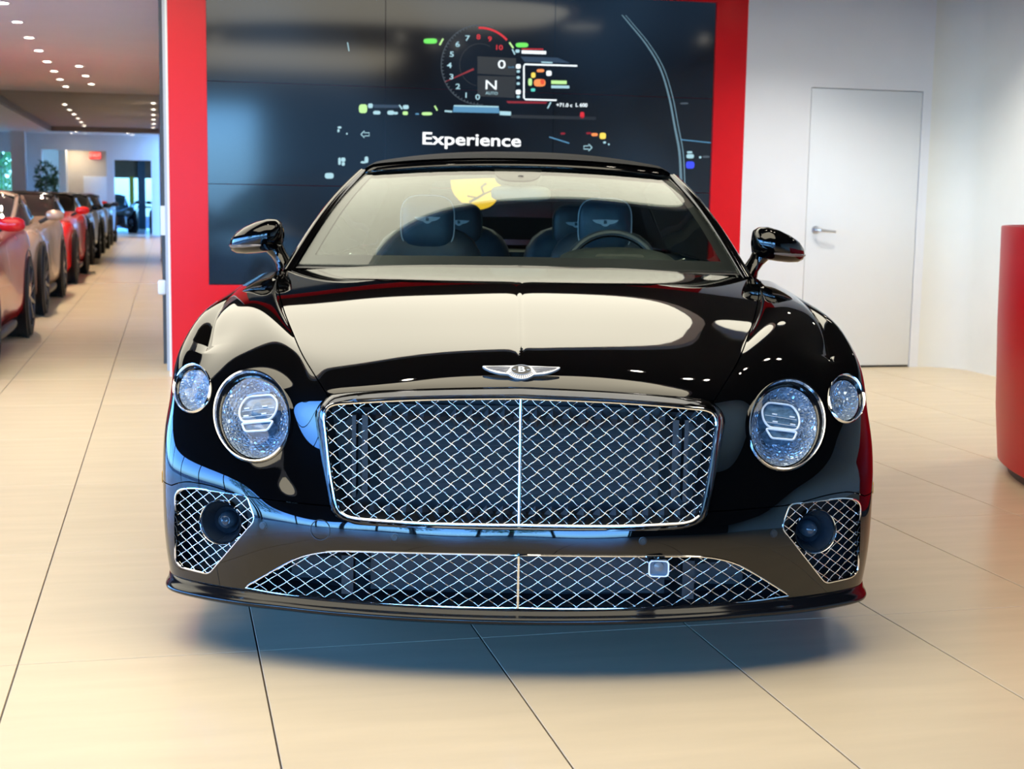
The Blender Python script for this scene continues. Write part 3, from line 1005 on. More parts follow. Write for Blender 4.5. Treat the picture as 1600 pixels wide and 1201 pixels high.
def lattice(poly, yf, w, h, r_, wave=0.0, x0=0.0, z0=0.0, holes=(), bend=0.0):
    """woven diamond wire mesh cut to an outline in (x, z)"""
    mb = MB()
    P = np.asarray(poly)
    xa, xb, za, zb = P[:, 0].min(), P[:, 0].max(), P[:, 1].min(), P[:, 1].max()
    L_ = math.hypot(w, h)
    for sgn in (1, -1):
        d = np.array([w, sgn*h])/L_
        kmax = int((xb-xa)/w+(zb-za)/h)+4
        for k in range(-kmax, kmax+1):
            o = np.array([x0+k*w, z0])
            # run along the wire
            T = np.arange(-1.4, 1.4, L_/8)
            T = np.round(T/(L_/8))*(L_/8)
            Q = o+T[:, None]*d
            ok = inside(P, Q)
            for h_ in holes:
                ok &= ~inside(h_, Q)
            ph = T/(L_/2)*math.pi
            i = 0
            while i < len(T):
                if not ok[i]:
                    i += 1
                    continue
                j = i
                while j+1 < len(T) and ok[j+1]:
                    j += 1
                pts = []
                # sharpen the two ends onto the outline
                for e_in, e_out in ((i, i-1), (j, j+1)):
                    lo, hi = T[e_in], T[e_in]+(L_/8)*(1 if e_out > e_in else -1)
                    for _ in range(7):
                        mid = (lo+hi)/2
                        q = (o+mid*d)[None]
                        g = inside(P, q)[0] and not any(inside(h_, q)[0] for h_ in holes)
                        lo, hi = (mid, hi) if g else (lo, mid)
                    pts.append(lo)
                ts = [pts[0]]+list(T[i:j+1])+[pts[1]]
                line = []
                for t in ts:
                    q = o+t*d
                    wv = wave*math.sin(t/(L_/2)*math.pi+(0 if sgn > 0 else math.pi))
                    nb = bend*math.sin(t/(L_/4)*math.pi)
                    line.append((q[0]+(-d[1])*nb, yf(q[0], q[1])+wv, q[1]+d[0]*nb))
                if len(line) > 2:
                    mb.tube(line, r_, n=5)
                i = j+1
    return mb

def cavity(P, depth, shrink=0.97, lip=0.002):
    """dark box behind an opening"""
    c = P.mean(0)
    r0 = [tuple(p) for p in P]
    r1 = [tuple(c+(p-c)*np.array([shrink, 1, shrink])+np.array([0, depth, 0])) for p in P]
    mb = MB().strip([r0, r1], closed_u=True)
    k = len(mb.v)
    n = len(P)
    mb.add(r1+[tuple(c+np.array([0, depth, 0]))], [(i, (i+1) % n, n) for i in range(n)])
    return mb

# ---- radiator grille
def gy(x, z):
    return -0.004+0.052*(z-0.40)/0.31+0.13*x*x
def on_g(pts, off=0.0):
    out = []
    for px, py in pts:
        y = 0.03
        for _ in range(6):
            p = lat(px, py, y)
            y = gy(p[0], p[2])+off
        out.append(lat(px, py, y))
    return np.array(out)
def full_loop(half):
    """left half (top middle .. bottom middle) -> closed loop"""
    h_ = half.copy()
    h_[0, 0] = h_[-1, 0] = 0
    m_ = h_[1:-1][::-1].copy()
    m_[:, 0] *= -1
    return np.concatenate([h_, m_])
GR_BR = smooth_poly([(813, 621.5), (700, 622.5), (615, 625), (545, 629), (524, 631), (512, 637), (507, 650), (509, 672), (517, 740), (526, 788), (533, 800), (548, 808), (575, 811.5), (652, 817), (740, 819.5), (813, 820.5)], 4, False)
half_out = np.concatenate([uv_edge[::-1], uv_gside, uv_gbot])
half_out = surf(half_out[:, 0], half_out[:, 1])
gl_bright = full_loop(on_g(GR_BR))
n_o = 60
def resample(half, n):
    d = np.concatenate([[0], np.cumsum(np.linalg.norm(np.diff(half, axis=0), axis=1))])
    t = np.linspace(0, d[-1], n)
    return np.stack([np.interp(t, d, half[:, k]) for k in range(3)], 1)
ho, hb = resample(half_out, n_o), resample(on_g(GR_BR), n_o)
hm1, hm2, hm3 = ho*0.72+hb*0.28, ho*0.40+hb*0.60, ho*0.1+hb*0.9
hm1[:, 1] -= 0.012
hm2[:, 1] -= 0.016
hm3[:, 1] -= 0.006
ho_in = ho.copy()
ho_in[:, 1] += 0.012
grille = MB().strip([[tuple(p) for p in full_loop(q)] for q in (ho_in, ho, hm1, hm2, hm3, hb+np.array([0, 0.02, 0]))], closed_u=True).out('grille', M_DCHROME, CAR, sharp=70)
grille['label'] = 'dark chrome surround of the wide front grille'
MB().tube([tuple(p+np.array([0, -0.003, 0])) for p in gl_bright], 0.0046, n=8, closed=True).out('grille_frame', M_CHROME, grille)
GM = [(p[0], p[2]) for p in gl_bright]
lattice(GM, lambda x, z: gy(x, z)+0.010, 0.0432, 0.0332, 0.00155, wave=0.0030, z0=0.56, bend=0.0012).out('grille_mesh', M_CHROME, grille, sharp=80)
zt, zb_ = gl_bright[:, 2].max(), gl_bright[:, 2].min()
MB().tube([(0, gy(0, z)-0.002, z) for z in np.linspace(zb_, zt, 8)], 0.0045, n=8).out('centre_bar', M_CHROME, grille)
cavity(gl_bright+np.array([0, 0.02, 0]), 0.13, 0.99).out('cavity', M_CAV, CAR)
# radiator, shutter and side ducts seen through the mesh
rad = MB()
for k in range(14):
    z = 0.45+k*0.016
    rad.add([(-0.33, 0.125, z), (0.33, 0.125, z), (0.33, 0.128, z+0.011), (-0.33, 0.128, z+0.011)], [(0, 1, 2, 3)])
rad.box(-0.36, 0.36, 0.13, 0.14, 0.43, 0.68)
rad.out('radiator', mat('radiator_core', (0.006, 0.007, 0.008), rough=0.5, var=0.3, vscale=60), CAR, smooth=False)
for zz, hh in ((0.655, 0.05), (0.415, 0.045)):
    fl = MB()
    for k in range(-11, 12):
        x = k*0.041
        yb = gy(x, zz)+0.055
        fl.add([(x-0.019, yb, zz), (x, yb-0.006, zz-hh*0.5), (x+0.019, yb, zz), (x, yb-0.006, zz+hh*0.5), (x, yb-0.014, zz)], [(0, 1, 4), (1, 2, 4), (2, 3, 4), (3, 0, 4)])
    fl.out('shutter', M_CAV, CAR, smooth=False)
for sx in (-1, 1):
    for x0_, x1_ in ((0.385, 0.40), (0.415, 0.425)):
        MB().box(min(sx*x0_, sx*x1_), max(sx*x0_, sx*x1_), 0.06, 0.12, 0.45, 0.66).out('air_duct', M_CAV, CAR, smooth=False)

# ---- lower grille
Plow = surf(np.array(hole_low)[:, 0], np.array(hole_low)[:, 1])
Plow[0, 0] = Plow[-1, 0] = 0
low_loop = np.concatenate([Plow, Plow[1:-1][::-1]*np.array([-1, 1, 1])])
yl = fit_y(low_loop)
lowg = MB().tube([(p[0], p[1]-0.001, p[2]) for p in low_loop], 0.0024, n=6, closed=True).out('lower_grille', M_CHROME, CAR)
lattice([(p[0], p[2]) for p in low_loop], lambda x, z: yl(x, z)+0.006, 0.0495, 0.034, 0.0015, wave=0.003, z0=0.255, x0=0.0).out('grille_mesh', M_CHROME, lowg, sharp=80)
MB().tube([(0, yl(0, z)-0.001, z) for z in np.linspace(Plow[-1, 2], Plow[0, 2], 5)], 0.0036, n=8).out('centre_bar', M_CHROME, lowg)
cavity(low_loop+np.array([0, 0.012, 0]), 0.12, 0.99).out('cavity', M_CAV, CAR)
M_COOL = mat('cooler_core', (0.008, 0.01, 0.013), rough=0.5, var=0.4, vscale=80)
MB().box(-0.38, 0.38, 0.10, 0.11, 0.20, 0.31).out('oil_cooler', M_COOL, CAR, smooth=False)
for x0_ in (-0.45, 0.42):
    MB().box(x0_, x0_+0.03, 0.05, 0.1, 0.2, 0.3).out('air_duct', M_COOL, CAR, smooth=False)
# parking camera in the lower grille
pc = lat(1027, 882, 0.012)
cm = MB()
sq = round_poly([(-0.026, -0.022), (0.026, -0.022), (0.026, 0.020), (-0.026, 0.020)], 0.011, 4)
Mc = Matrix.Translation((pc[0], -0.012, pc[2])) @ Matrix.Rotation(R(90), 4, 'X')
sq2 = [(x*0.86, y*0.86) for x, y in sq]
cm.strip([[tuple(Mc @ Vector((x, y, -0.02))) for x, y in sq], [tuple(Mc @ Vector((x, y, 0.012))) for x, y in sq], [tuple(Mc @ Vector((x, y, 0.012))) for x, y in sq2], [tuple(Mc @ Vector((x, y, 0.004))) for x, y in sq2]], closed_u=True)
cmo = cm.out('parking_camera', M_CHROME, lowg, sharp=40)
cl_ = MB().prism(sq2, Mc @ Matrix.Translation((0, 0, -0.01)), 0.014)
cl_.lathe([(0.013, 0.004), (0.012, 0.010), (0.007, 0.014), (0, 0.015)], Mc @ Matrix.Translation((0, 0.004, 0)), n=20)
cl_.out('camera_lens', mat('lens_grey', (0.16, 0.18, 0.20), rough=0.15, var=0.1, vscale=20), lowg)

# ---- corner intakes with fog lamps
Pi = surf(uv_int[:, 0], uv_int[:, 1])
yi = fit_y(Pi)
fog_px = (345.5, 815.5)
y = 0.25
for _ in range(6):
    fc = lat(fog_px[0], fog_px[1], y)
    y = yi(fc[0], fc[2])
fog_c = np.array([fc[0], y, fc[2]])
FR = 36.0/F_PX*(3.45+y)
def side_part(mb, name, ma, lp, rp, sharp=35):
    return pair(mb, name, ma, (lp, rp), sharp)
inL, inR = pair(MB().tube([tuple(p+np.array([0, 0.001, 0])) for p in Pi], 0.0026, n=6, closed=True), 'corner_intake', M_CHROME, CC)
fog_hole = [(fog_c[0]+FR*math.cos(a), fog_c[2]+FR*math.sin(a)) for a in np.linspace(0, 2*math.pi, 40, endpoint=False)]
pair(lattice([(p[0], p[2]) for p in Pi], lambda x, z: yi(x, z)+0.010, 0.0375, 0.0285, 0.0014, wave=0.0025, x0=fog_c[0]+0.02, z0=fog_c[2], holes=[fog_hole]), 'grille_mesh', M_CHROME, (inL, inR), sharp=80)
pair(cavity(Pi+np.array([0, 0.012, 0]), 0.11, 0.97), 'cavity', M_CAV, CC)
# the lamp looks ahead: its axis follows the intake only a little
fn_ = np.array([-0.22, -0.97, 0.05])
fn_ /= np.linalg.norm(fn_)
def frame_at(c, n, up=(0, 0, 1)):
    n = np.array(n, float)
    n /= np.linalg.norm(n)
    e1 = np.cross(np.array(up, float), n)
    e1 /= np.linalg.norm(e1)
    e2 = np.cross(n, e1)
    M_ = Matrix.Identity(4)
    for i in range(3):
        M_[i][0], M_[i][1], M_[i][2], M_[i][3] = e1[i], e2[i], n[i], c[i]
    return M_
Mf = frame_at(fog_c, fn_)
fgL, fgR = pair(MB().lathe([(FR*0.93, -0.05), (FR*1.0, -0.01), (FR*1.01, 0.004), (FR*0.97, 0.009), (FR*0.92, 0.005), (FR*0.90, -0.006)], Mf, 48), 'fog_lamp', M_CHROME, CC)
M_FOGB = mat('fog_bowl', (0.018, 0.025, 0.034), rough=0.22, var=0.2, vscale=20)
pair(MB().lathe([(FR*0.91, -0.002), (FR*0.80, -0.022), (FR*0.62, -0.045), (FR*0.60, -0.038), (FR*0.42, -0.052), (0.001, -0.06)], Mf, 48), 'bowl', M_FOGB, (fgL, fgR))
pair(MB().lathe([(FR*0.40, -0.054), (FR*0.40, -0.036), (FR*0.33, -0.024), (FR*0.2, -0.016), (0.0005, -0.013)], Mf, 32), 'lens', mat('fog_lens', (0.03, 0.05, 0.07), rough=0.06, var=0.1, vscale=20), (fgL, fgR))

# ---- headlamps
M_LENS = glassmat('lamp_lens', (0.95, 0.97, 1.0), gain=0.9)
def crystal(name, col, scale):
    ma = mat(name, col, rough=0.22, metal=0.45, var=0.25, vscale=30)
    nt = ma.node_tree
    b_ = nt.nodes['Principled BSDF']
    vo = nt.nodes.new('ShaderNodeTexVoronoi')
    vo.inputs['Scale'].default_value = scale
    vo.feature = 'DISTANCE_TO_EDGE'
    bp = nt.nodes.new('ShaderNodeBump')
    bp.inputs['Strength'].default_value = 0.9
    bp.inputs['Distance'].default_value = 0.02
    tc = nt.nodes.new('ShaderNodeTexCoord')
    nt.links.new(tc.outputs['Object'], vo.inputs['Vector'])
    nt.links.new(vo.outputs['Distance'], bp.inputs['Height'])
    nt.links.new(bp.outputs[0], b_.inputs['Normal'])
    return ma
M_CRYS = crystal('crystal_reflector', (0.46, 0.56, 0.70), 95.0)
M_GUIDE = mat('white_light_guide', (0.95, 0.96, 0.97), rough=0.25, var=0.02, vscale=10)
M_PROJ = mat('projector_glass', (0.10, 0.17, 0.24), rough=0.05, var=0.5, vscale=45, spec=0.8, stretch=(1, 1, 2))
def lamp_base(uvl):
    P = surf(uvl[:, 0], uvl[:, 1])
    c = P.mean(0)
    Q = P-c
    _, _, vt = np.linalg.svd(Q)
    n = vt[2]
    if n[1] > 0:
        n = -n
    return P, c, Q, n
def rings(c, Q, n, prof):
    return [[tuple(c+q*s+n*h_) for q in Q] for s, h_ in prof]
P, c, Q, n = lamp_base(uv_head)
hdL, hdR = pair(MB().strip(rings(c, Q, n, [(1.012, -0.012), (1.008, 0.003), (0.99, 0.008), (0.962, 0.0075), (0.945, 0.0)]), closed_u=True), 'headlight', M_CHROME, CC, sharp=60, label='large round headlight with a chrome ring')
HH = (hdL, hdR)
pair(MB().strip(rings(c, Q, n, [(0.948, 0.001), (0.915, -0.012), (0.86, -0.016)]), closed_u=True), 'bezel', M_GPLASTIC, HH)
pair(MB().strip(rings(c, Q, n, [(0.90, -0.004), (0.80, 0.000), (0.6, 0.004), (0.4, 0.006), (0.2, 0.007), (0.01, 0.0075)]), closed_u=True), 'lens', M_LENS, HH, sharp=80)
pair(MB().strip(rings(c, Q, n, [(0.86, -0.013), (0.80, -0.030), (0.68, -0.046), (0.52, -0.056), (0.30, -0.060), (0.01, -0.060)]), closed_u=True), 'reflector', M_CRYS, HH, sharp=80)
Mh = frame_at(c, n)
# e1 of the frame points to -x on the left lamp; use image-style axes instead
def in_lamp(x, y, h_):
    """x towards the middle of the car, y up, in metres on the lamp face"""
    e1 = np.array([1.0, 0, 0])
    e1 -= n*(e1@n)
    e1 /= np.linalg.norm(e1)
    e2 = np.array([0, 0, 1.0])
    e2 -= n*(e2@n)-0
    e2 -= e1*(e2@e1)
    e2 /= np.linalg.norm(e2)
    return c+e1*x+e2*y+n*h_
s_ = 1.86/7.5*1e-3
up_ = [((x-493)*s_, (610-y_)*s_) for x, y_ in round_poly([(370, 330), (655, 342), (735, 440), (728, 560), (672, 640), (335, 628), (288, 530), (298, 425)], 50, 4)]
dn_ = [((x-493)*s_, (610-y_)*s_) for x, y_ in round_poly([(335, 645), (705, 662), (645, 765), (385, 748)], 30, 4)]
g_ = MB()
for pl_ in (up_, dn_):
    g_.tube([tuple(in_lamp(x, y_, -0.016)) for x, y_ in pl_], 0.0030, n=8, closed=True)
pair(g_, 'light_guide', M_GUIDE, HH)
pj = MB()
for pl_, h_ in ((up_, -0.022), (dn_, -0.022)):
    cc = np.mean(pl_, 0)
    q1 = [tuple(in_lamp(x, y_, h_)) for x, y_ in pl_]
    q2 = [tuple(in_lamp(cc[0]+(x-cc[0])*1.0, cc[1]+(y_-cc[1])*1.0, h_-0.03)) for x, y_ in pl_]
    pj.strip([q2, q1], closed_u=True)
    k = len(pj.v)
    m_ = len(pl_)
    pj.add(q1+[tuple(in_lamp(cc[0], cc[1], h_+0.004))], [(i, (i+1) % m_, m_) for i in range(m_)])
pair(pj, 'projector', M_PROJ, HH, sharp=30)
tk = MB()
for yk in (0.022, 0.0, -0.022):
    for xk in (-0.030, 0.022):
        a_ = in_lamp(xk, yk+0.012, -0.0165)
        tk.tube([tuple(in_lamp(xk-0.006, yk+0.012, -0.0165)), tuple(in_lamp(xk+0.008, yk+0.012, -0.0165))], 0.0022, n=6)
for yk in (0.028, 0.008, -0.012):
    tk.tube([tuple(in_lamp(-0.042, yk, -0.0175)), tuple(in_lamp(0.050, yk, -0.0175))], 0.0006, n=4)
pair(tk, 'led_marks', M_GUIDE, HH)
br_ = MB()
tp = [(-0.030, 0.072), (0.0, 0.0755), (0.036, 0.071)]
br_.tube([tuple(in_lamp(x, y_, -0.014)) for x, y_ in smooth_poly(tp, 5, False)], 0.004, n=6)
pair(br_, 'brow', mat('crystal_grey', (0.25, 0.28, 0.32), rough=0.25, metal=0.6, var=0.5, vscale=160), HH)
# small outer lamps
P, c, Q, n = lamp_base(uv_drl)
sdL, sdR = pair(MB().strip(rings(c, Q, n, [(1.012, -0.010), (1.008, 0.002), (0.98, 0.006), (0.945, 0.004), (0.93, -0.003)]), closed_u=True), 'side_lamp', M_CHROME, CC, sharp=60, label='small oval outer lamp with a chrome ring')
SS = (sdL, sdR)
pair(MB().strip(rings(c, Q, n, [(0.917, -0.002), (0.87, -0.010), (0.82, -0.011)]), closed_u=True), 'bezel', M_GPLASTIC, SS)
pair(MB().strip(rings(c, Q, n, [(0.87, -0.004), (0.7, -0.001), (0.4, 0.001), (0.01, 0.0015)]), closed_u=True), 'lens', M_LENS, SS, sharp=80)
pair(MB().strip(rings(c, Q, n, [(0.82, -0.010), (0.70, -0.022), (0.45, -0.032), (0.20, -0.034), (0.17, -0.026), (0.01, -0.022)]), closed_u=True), 'reflector', M_CRYS, SS, sharp=80)

# ---- sensors, towing eye cover, seam of the lower corner
def disc_on(px, r_, h_, name, ma, both=True, ring=False):
    u, v = uv_at([px])[0]
    p, n_ = surf(u, v)[0], surf_n(u, v)[0]
    Md = frame_at(p, n_)
    mb = MB()
    if ring:
        mb.lathe([(r_, -0.001), (r_, h_), (r_-0.0016, h_), (r_-0.0016, -0.001)], Md, 36)
    else:
        mb.lathe([(r_*1.0, -0.003), (r_*1.0, h_*0.4), (r_*0.8, h_*0.5), (r_*0.76, h_*0.2), (r_*0.7, h_), (0.0004, h_)], Md, 24)
    if both:
        pair(mb, name, ma, CC, sharp=30)
    else:
        mb.out(name, ma, CAR, sharp=30)
M_SENS = mat('sensor_grey', (0.02, 0.023, 0.026), rough=0.3, var=0.1, vscale=30)
disc_on((411, 821), 0.0105, 0.003, 'parking_sensor', M_SENS)
disc_on((617, 839), 0.0105, 0.003, 'parking_sensor', M_SENS)
disc_on((500.5, 827.5), 0.0265, 0.0012, 'towing_cover', M_BLACK, both=False, ring=True)
# side marker on the bumper flank
u_m, v_m = 0.55, 3.0
p, n_ = surf(u_m, v_m)[0], surf_n(u_m, v_m)[0]
mm = MB()
Md = frame_at(p, n_)
mm.prism(round_poly([(-0.05, -0.016), (0.05, -0.016), (0.05, 0.016), (-0.05, 0.016)], 0.008, 4), Md @ Matrix.Translation((0, 0, -0.005)), 0.006)
pair(mm, 'side_marker', mat('amber_lens', (0.75, 0.35, 0.06), rough=0.15, var=0.05), CC)

# ---- winged badge on the nose
u_b, v_b = 9.0, 0
for px in [(813.5, 590)]:
    vv = uv_at([(800, 585.5)])[0][1]
pb = surf(9.0, vv)[0]+np.array([0, -0.004, 0.0045])
nb = np.array([0, -0.62, 0.78])
badge = empty('badge', (0, 0, 0), 0, CAR)
badge['label'] = 'silver winged badge with a B in a black oval'
Mb = frame_at(pb, nb)
S9 = 1.0/9.41*3.57/F_PX*1.02
KY = 1.28
def bp_(x, y_):
    return ((x-795)*S9, (300-y_)*S9*KY)
wing = [(660, 212), (560, 214), (400, 220), (245, 222), (232, 232), (262, 258), (300, 278), (345, 300), (410, 322), (480, 338), (560, 345), (610, 350), (650, 378), (700, 402), (750, 415), (795, 419)]
outl = [bp_(x, y_) for x, y_ in wing]+[bp_(1590-x, y_) for x, y_ in reversed(wing[:-1])]
outl += [bp_(x, y_) for x, y_ in ((890, 208), (795, 204), (700, 208))]
M_SILV = mat('silver_badge', (0.46, 0.46, 0.48), rough=0.32, metal=0.35, var=0.1, vscale=60)
MB().prism(outl[::-1], Mb @ Matrix.Translation((0, 0, -0.004)), 0.006).out('wings', M_SILV, badge, smooth=False)
ft = MB()
M_FEA = mat('feather_groove', (0.04, 0.04, 0.05), rough=0.35, metal=0.8, var=0.1)
for sgn in (-1, 1):
    for k in range(7):
        t = (k+1)/8
        a_ = (640-10*k, 222+t*112)
        b_ = (275+t*t*270, 228+t*92)
        pts = []
        for q in np.linspace(0, 1, 5):
            x, y_ = a_[0]+(b_[0]-a_[0])*q, a_[1]+(b_[1]-a_[1])*q-5*math.sin(math.pi*q)
            x = 795+sgn*(795-x)
            vx, vy = bp_(x, y_)
            pts.append(tuple(Mb @ Vector((vx, vy, 0.0021))))
        ft.tube(pts, 0.0008, n=4)
for k in range(13):
    a_ = math.pi*(1.14+0.72*k/12)
    p0 = bp_(795+math.cos(a_)*148, 278-math.sin(a_)*82)
    p1 = bp_(795+math.cos(a_)*190, 278-math.sin(a_)*132)
    ft.tube([tuple(Mb @ Vector((p0[0], p0[1], 0.0021))), tuple(Mb @ Vector((p1[0], p1[1], 0.0021)))], 0.0007, n=4)
ft.out('feathers', M_FEA, badge)
ov = [bp_(795+146*math.cos(a), 278+76*math.sin(a)) for a in np.linspace(0, 2*math.pi, 36, endpoint=False)]
MB().tube([tuple(Mb @ Vector((x, y_, 0.0025))) for x, y_ in ov], 0.0011, n=6, closed=True).out('oval_ring', M_SILV, badge)
MB().prism([(x*0.95, y_*0.95+0.0) for x, y_ in ov][::-1], Mb @ Matrix.Translation((0, 0, 0.0)), 0.003).out('oval', M_BLACK, badge, smooth=False)
cxo, cyo = bp_(797, 278)
text_mesh('letter', 'B', 0.0265, mat('badge_ivory', (0.9, 0.88, 0.80), rough=0.3, var=0.02), badge, Mb @ Matrix.Translation((cxo, cyo, 0.0032)), depth=0.0006, sx=1.30, bold=0.0004)
for sgn in (-1, 1):
    q0, q1 = bp_(795+sgn*80, 278), bp_(795+sgn*122, 278)
    MB().tube([tuple(Mb @ Vector((q0[0], q0[1], 0.0032))), tuple(Mb @ Vector((q1[0], q1[1], 0.0032)))], [0.0012, 0.0006], n=6).out('oval_bar', M_SILV, badge)
# ================================================================== CABIN
M_GLASS = glassmat('windscreen_glass', (0.80, 0.88, 0.84), ior=1.5, gain=0.85)
M_SGLASS = glassmat('side_glass', (0.55, 0.62, 0.60), ior=1.5, gain=1.3)
M_FABRIC = mat('soft_top_fabric', (0.010, 0.010, 0.012), rough=0.85, var=0.2, vscale=80, bump=0.25, bscale=700)
M_LEATHER = mat('dark_leather', (0.035, 0.046, 0.060), rough=0.42, var=0.15, vscale=25, bump=0.06, bscale=260)
M_LEATHER2 = mat('blue_black_leather', (0.030, 0.060, 0.092), rough=0.40, var=0.12, vscale=25, bump=0.06, bscale=260)
M_DASH = mat('dash_leather', (0.05, 0.054, 0.05), rough=0.55, var=0.12, vscale=30, bump=0.08, bscale=300)
M_STITCH = mat('silver_thread', (0.55, 0.58, 0.60), rough=0.5, var=0.05, vscale=50)

def ws_edge(s, t):
    """windscreen: s across -1..1, t up 0..1"""
    s = np.asarray(s, float)
    t = np.asarray(t, float)
    hw = 0.782+(0.612-0.782)*t
    x = s*hw
    yb = 1.35+0.215*np.abs(s)**2.2
    yt = 2.27+0.100*np.abs(s)**2.4
    zb = 0.981-0.012*s*s
    zt = 1.344-0.030*np.abs(s)**2.2
    y_ = yb+(yt-yb)*t
    z_ = zb+(zt-zb)*t+0.030*np.sin(math.pi*t)
    return np.stack([x, y_, z_], -1)
def ws_rows(s0, s1, t0, t1, ns, nt_, off=0.0):
    S = np.linspace(s0, s1, ns)
    rows = []
    for t in np.linspace(t0, t1, nt_):
        P_ = ws_edge(S, np.full(ns, t))
        if off:
            e = 0.01
            a_ = ws_edge(S+e, np.full(ns, t))-ws_edge(S-e, np.full(ns, t))
            b_ = ws_edge(S, np.full(ns, t+e))-ws_edge(S, np.full(ns, t-e))
            n_ = np.cross(a_, b_)
            n_ /= np.linalg.norm(n_, axis=1)[:, None]
            P_ = P_+n_*off
        rows.append([tuple(p) for p in P_])
    return rows
wsc = MB().strip(ws_rows(-1, 1, 0, 1, 61, 31)).out('windscreen', M_GLASS, CAR, sharp=80, normals=False)
wsc['label'] = 'clear curved windscreen'
MB().strip(ws_rows(-1, 1, 0, 1, 61, 31, -0.007)).out('inner_glass', glassmat('inner_glass', (0.94, 0.97, 0.95), gain=0.85), wsc, sharp=80, normals=False)
# printed black border inside the glass
fb = MB()
fb.strip(ws_rows(-1, 1, 0.0, 0.075, 61, 4, -0.004))
fb.strip(ws_rows(-1, 1, 0.955, 1.0, 61, 3, -0.004))
fb.strip(ws_rows(-1, -0.945, 0.0, 1.0, 4, 31, -0.004))
fb.strip(ws_rows(0.945, 1, 0.0, 1.0, 4, 31, -0.004))
fb.out('windscreen_border', M_BLACK, wsc, sharp=80)

def pillar_rows(prof, ts):
    """sweep a small section (across, out) up the windscreen edge; left side"""
    rows = []
    for t in ts:
        p = ws_edge(np.array([-1.0]), np.array([t]))[0]
        q = ws_edge(np.array([-0.97]), np.array([t]))[0]
        e = ws_edge(np.array([-1.0]), np.array([min(t+0.02, 1.02)]))[0]-ws_edge(np.array([-1.0]), np.array([t-0.02]))[0]
        a_ = p-q
        e /= np.linalg.norm(e)
        a_ -= e*(a_@e)
        a_ /= np.linalg.norm(a_)
        n_ = np.cross(a_, e)
        if n_[2] < 0:
            n_ = -n_
        rows.append([tuple(p+a_*u_+n_*w_) for u_, w_ in prof])
    return rows
ts = np.linspace(-0.06, 0.985, 30)
PIL = [(0.008, -0.004), (0.010, 0.010), (0.020, 0.016), (0.034, 0.013), (0.048, 0.002), (0.056, -0.016), (0.052, -0.04), (0.02, -0.045), (0.0, -0.02)]
pair(MB().strip(pillar_rows(PIL, ts), closed_u=True), 'pillar', M_PAINT, CC, sharp=60)
pair(MB().strip(pillar_rows([(0.002, 0.002), (0.005, 0.0105), (0.011, 0.0125), (0.014, 0.008), (0.010, 0.0)], ts), closed_u=True), 'pillar_trim', M_DCHROME, CC, sharp=60)
# header rail over the glass
S = np.linspace(-1.07, 1.07, 81)
hd = []
for dy, dz in ((-0.012, -0.004), (-0.006, 0.010), (0.010, 0.020), (0.035, 0.027), (0.06, 0.028), (0.06, -0.02), (0.0, -0.03)):
    P_ = ws_edge(S, np.ones_like(S))
    k_ = np.clip((1.07-np.abs(S))/0.10, 0, 1)**0.6      # runs out at the corners
    P_[:, 1] += dy*k_+0.03*(1-k_)
    P_[:, 2] += dz*k_-0.012*(1-k_)
    hd.append([tuple(p) for p in P_])
MB().strip(hd, closed_v=True).out('header_rail', M_PAINT, CAR, sharp=70)

# ---- soft top: lengthwise ribs of points, with a rear window let in
def roof_pt(s, y_):
    """s across -1..1, y along the car"""
    yy = np.array([2.28, 2.42, 2.6, 2.9, 3.2, 3.45, 3.65, 3.85, 4.02])
    zz = np.array([1.372, 1.397, 1.410, 1.408, 1.380, 1.335, 1.255, 1.130, 0.985])
    ww = np.array([0.645, 0.640, 0.635, 0.63, 0.62, 0.615, 0.63, 0.68, 0.74])
    cr = np.array([0.036, 0.050, 0.058, 0.060, 0.062, 0.062, 0.058, 0.045, 0.03])
    kk = np.arange(len(yy))
    t = np.interp(y_, yy, kk)
    W_ = spl_basis(len(yy), np.atleast_1d(t))
    zc, w_, c_ = (W_@zz), (W_@ww), (W_@cr)
    s = np.asarray(s, float)
    a = np.abs(s)
    return np.stack([s*w_, np.full_like(s, y_)+0.13*a**2.4*np.clip((2.6-y_)/0.45, 0, 1), zc-c_*a**2.3-0.03*np.clip((a-0.9)/0.1, 0, 1)**2], -1)
RW = round_poly([(-0.66, 3.50), (0.66, 3.50), (0.70, 3.86), (-0.70, 3.86)], 0.09, 5)
ys = np.arange(2.29, 4.021, 0.03)
ss = np.linspace(-1, 1, 49)
G = np.stack(np.meshgrid(ss, ys), -1).reshape(-1, 2)
rwd = dens([(x, y_*1.0) for x, y_ in RW], 0.04)
G = G[~inside(rwd, G)]
bdp = np.array(rwd)
G = G[((G[:, None]-bdp[None])**2).sum(2).min(1) > 0.011**2]
V, T = cdt_regions([rwd], [], G)
c_ = V[T].mean(1)
T = T[~inside(rwd, c_)]
Pv = np.array([roof_pt(np.array([p[0]]), p[1])[0] for p in V])
build('soft_top', Pv, T, M_FABRIC, CAR, smooth=True, normals=True)
rwp = np.array([roof_pt(np.array([p[0]]), p[1])[0] for p in rwd])
rwc = rwp.mean(0)
build('rear_window', list(rwp)+[rwc+np.array([0, 0.015, 0.015])], [(i, (i+1) % len(rwp), len(rwp)) for i in range(len(rwp))], glassmat('rear_glass', (0.72, 0.80, 0.80)), CAR)

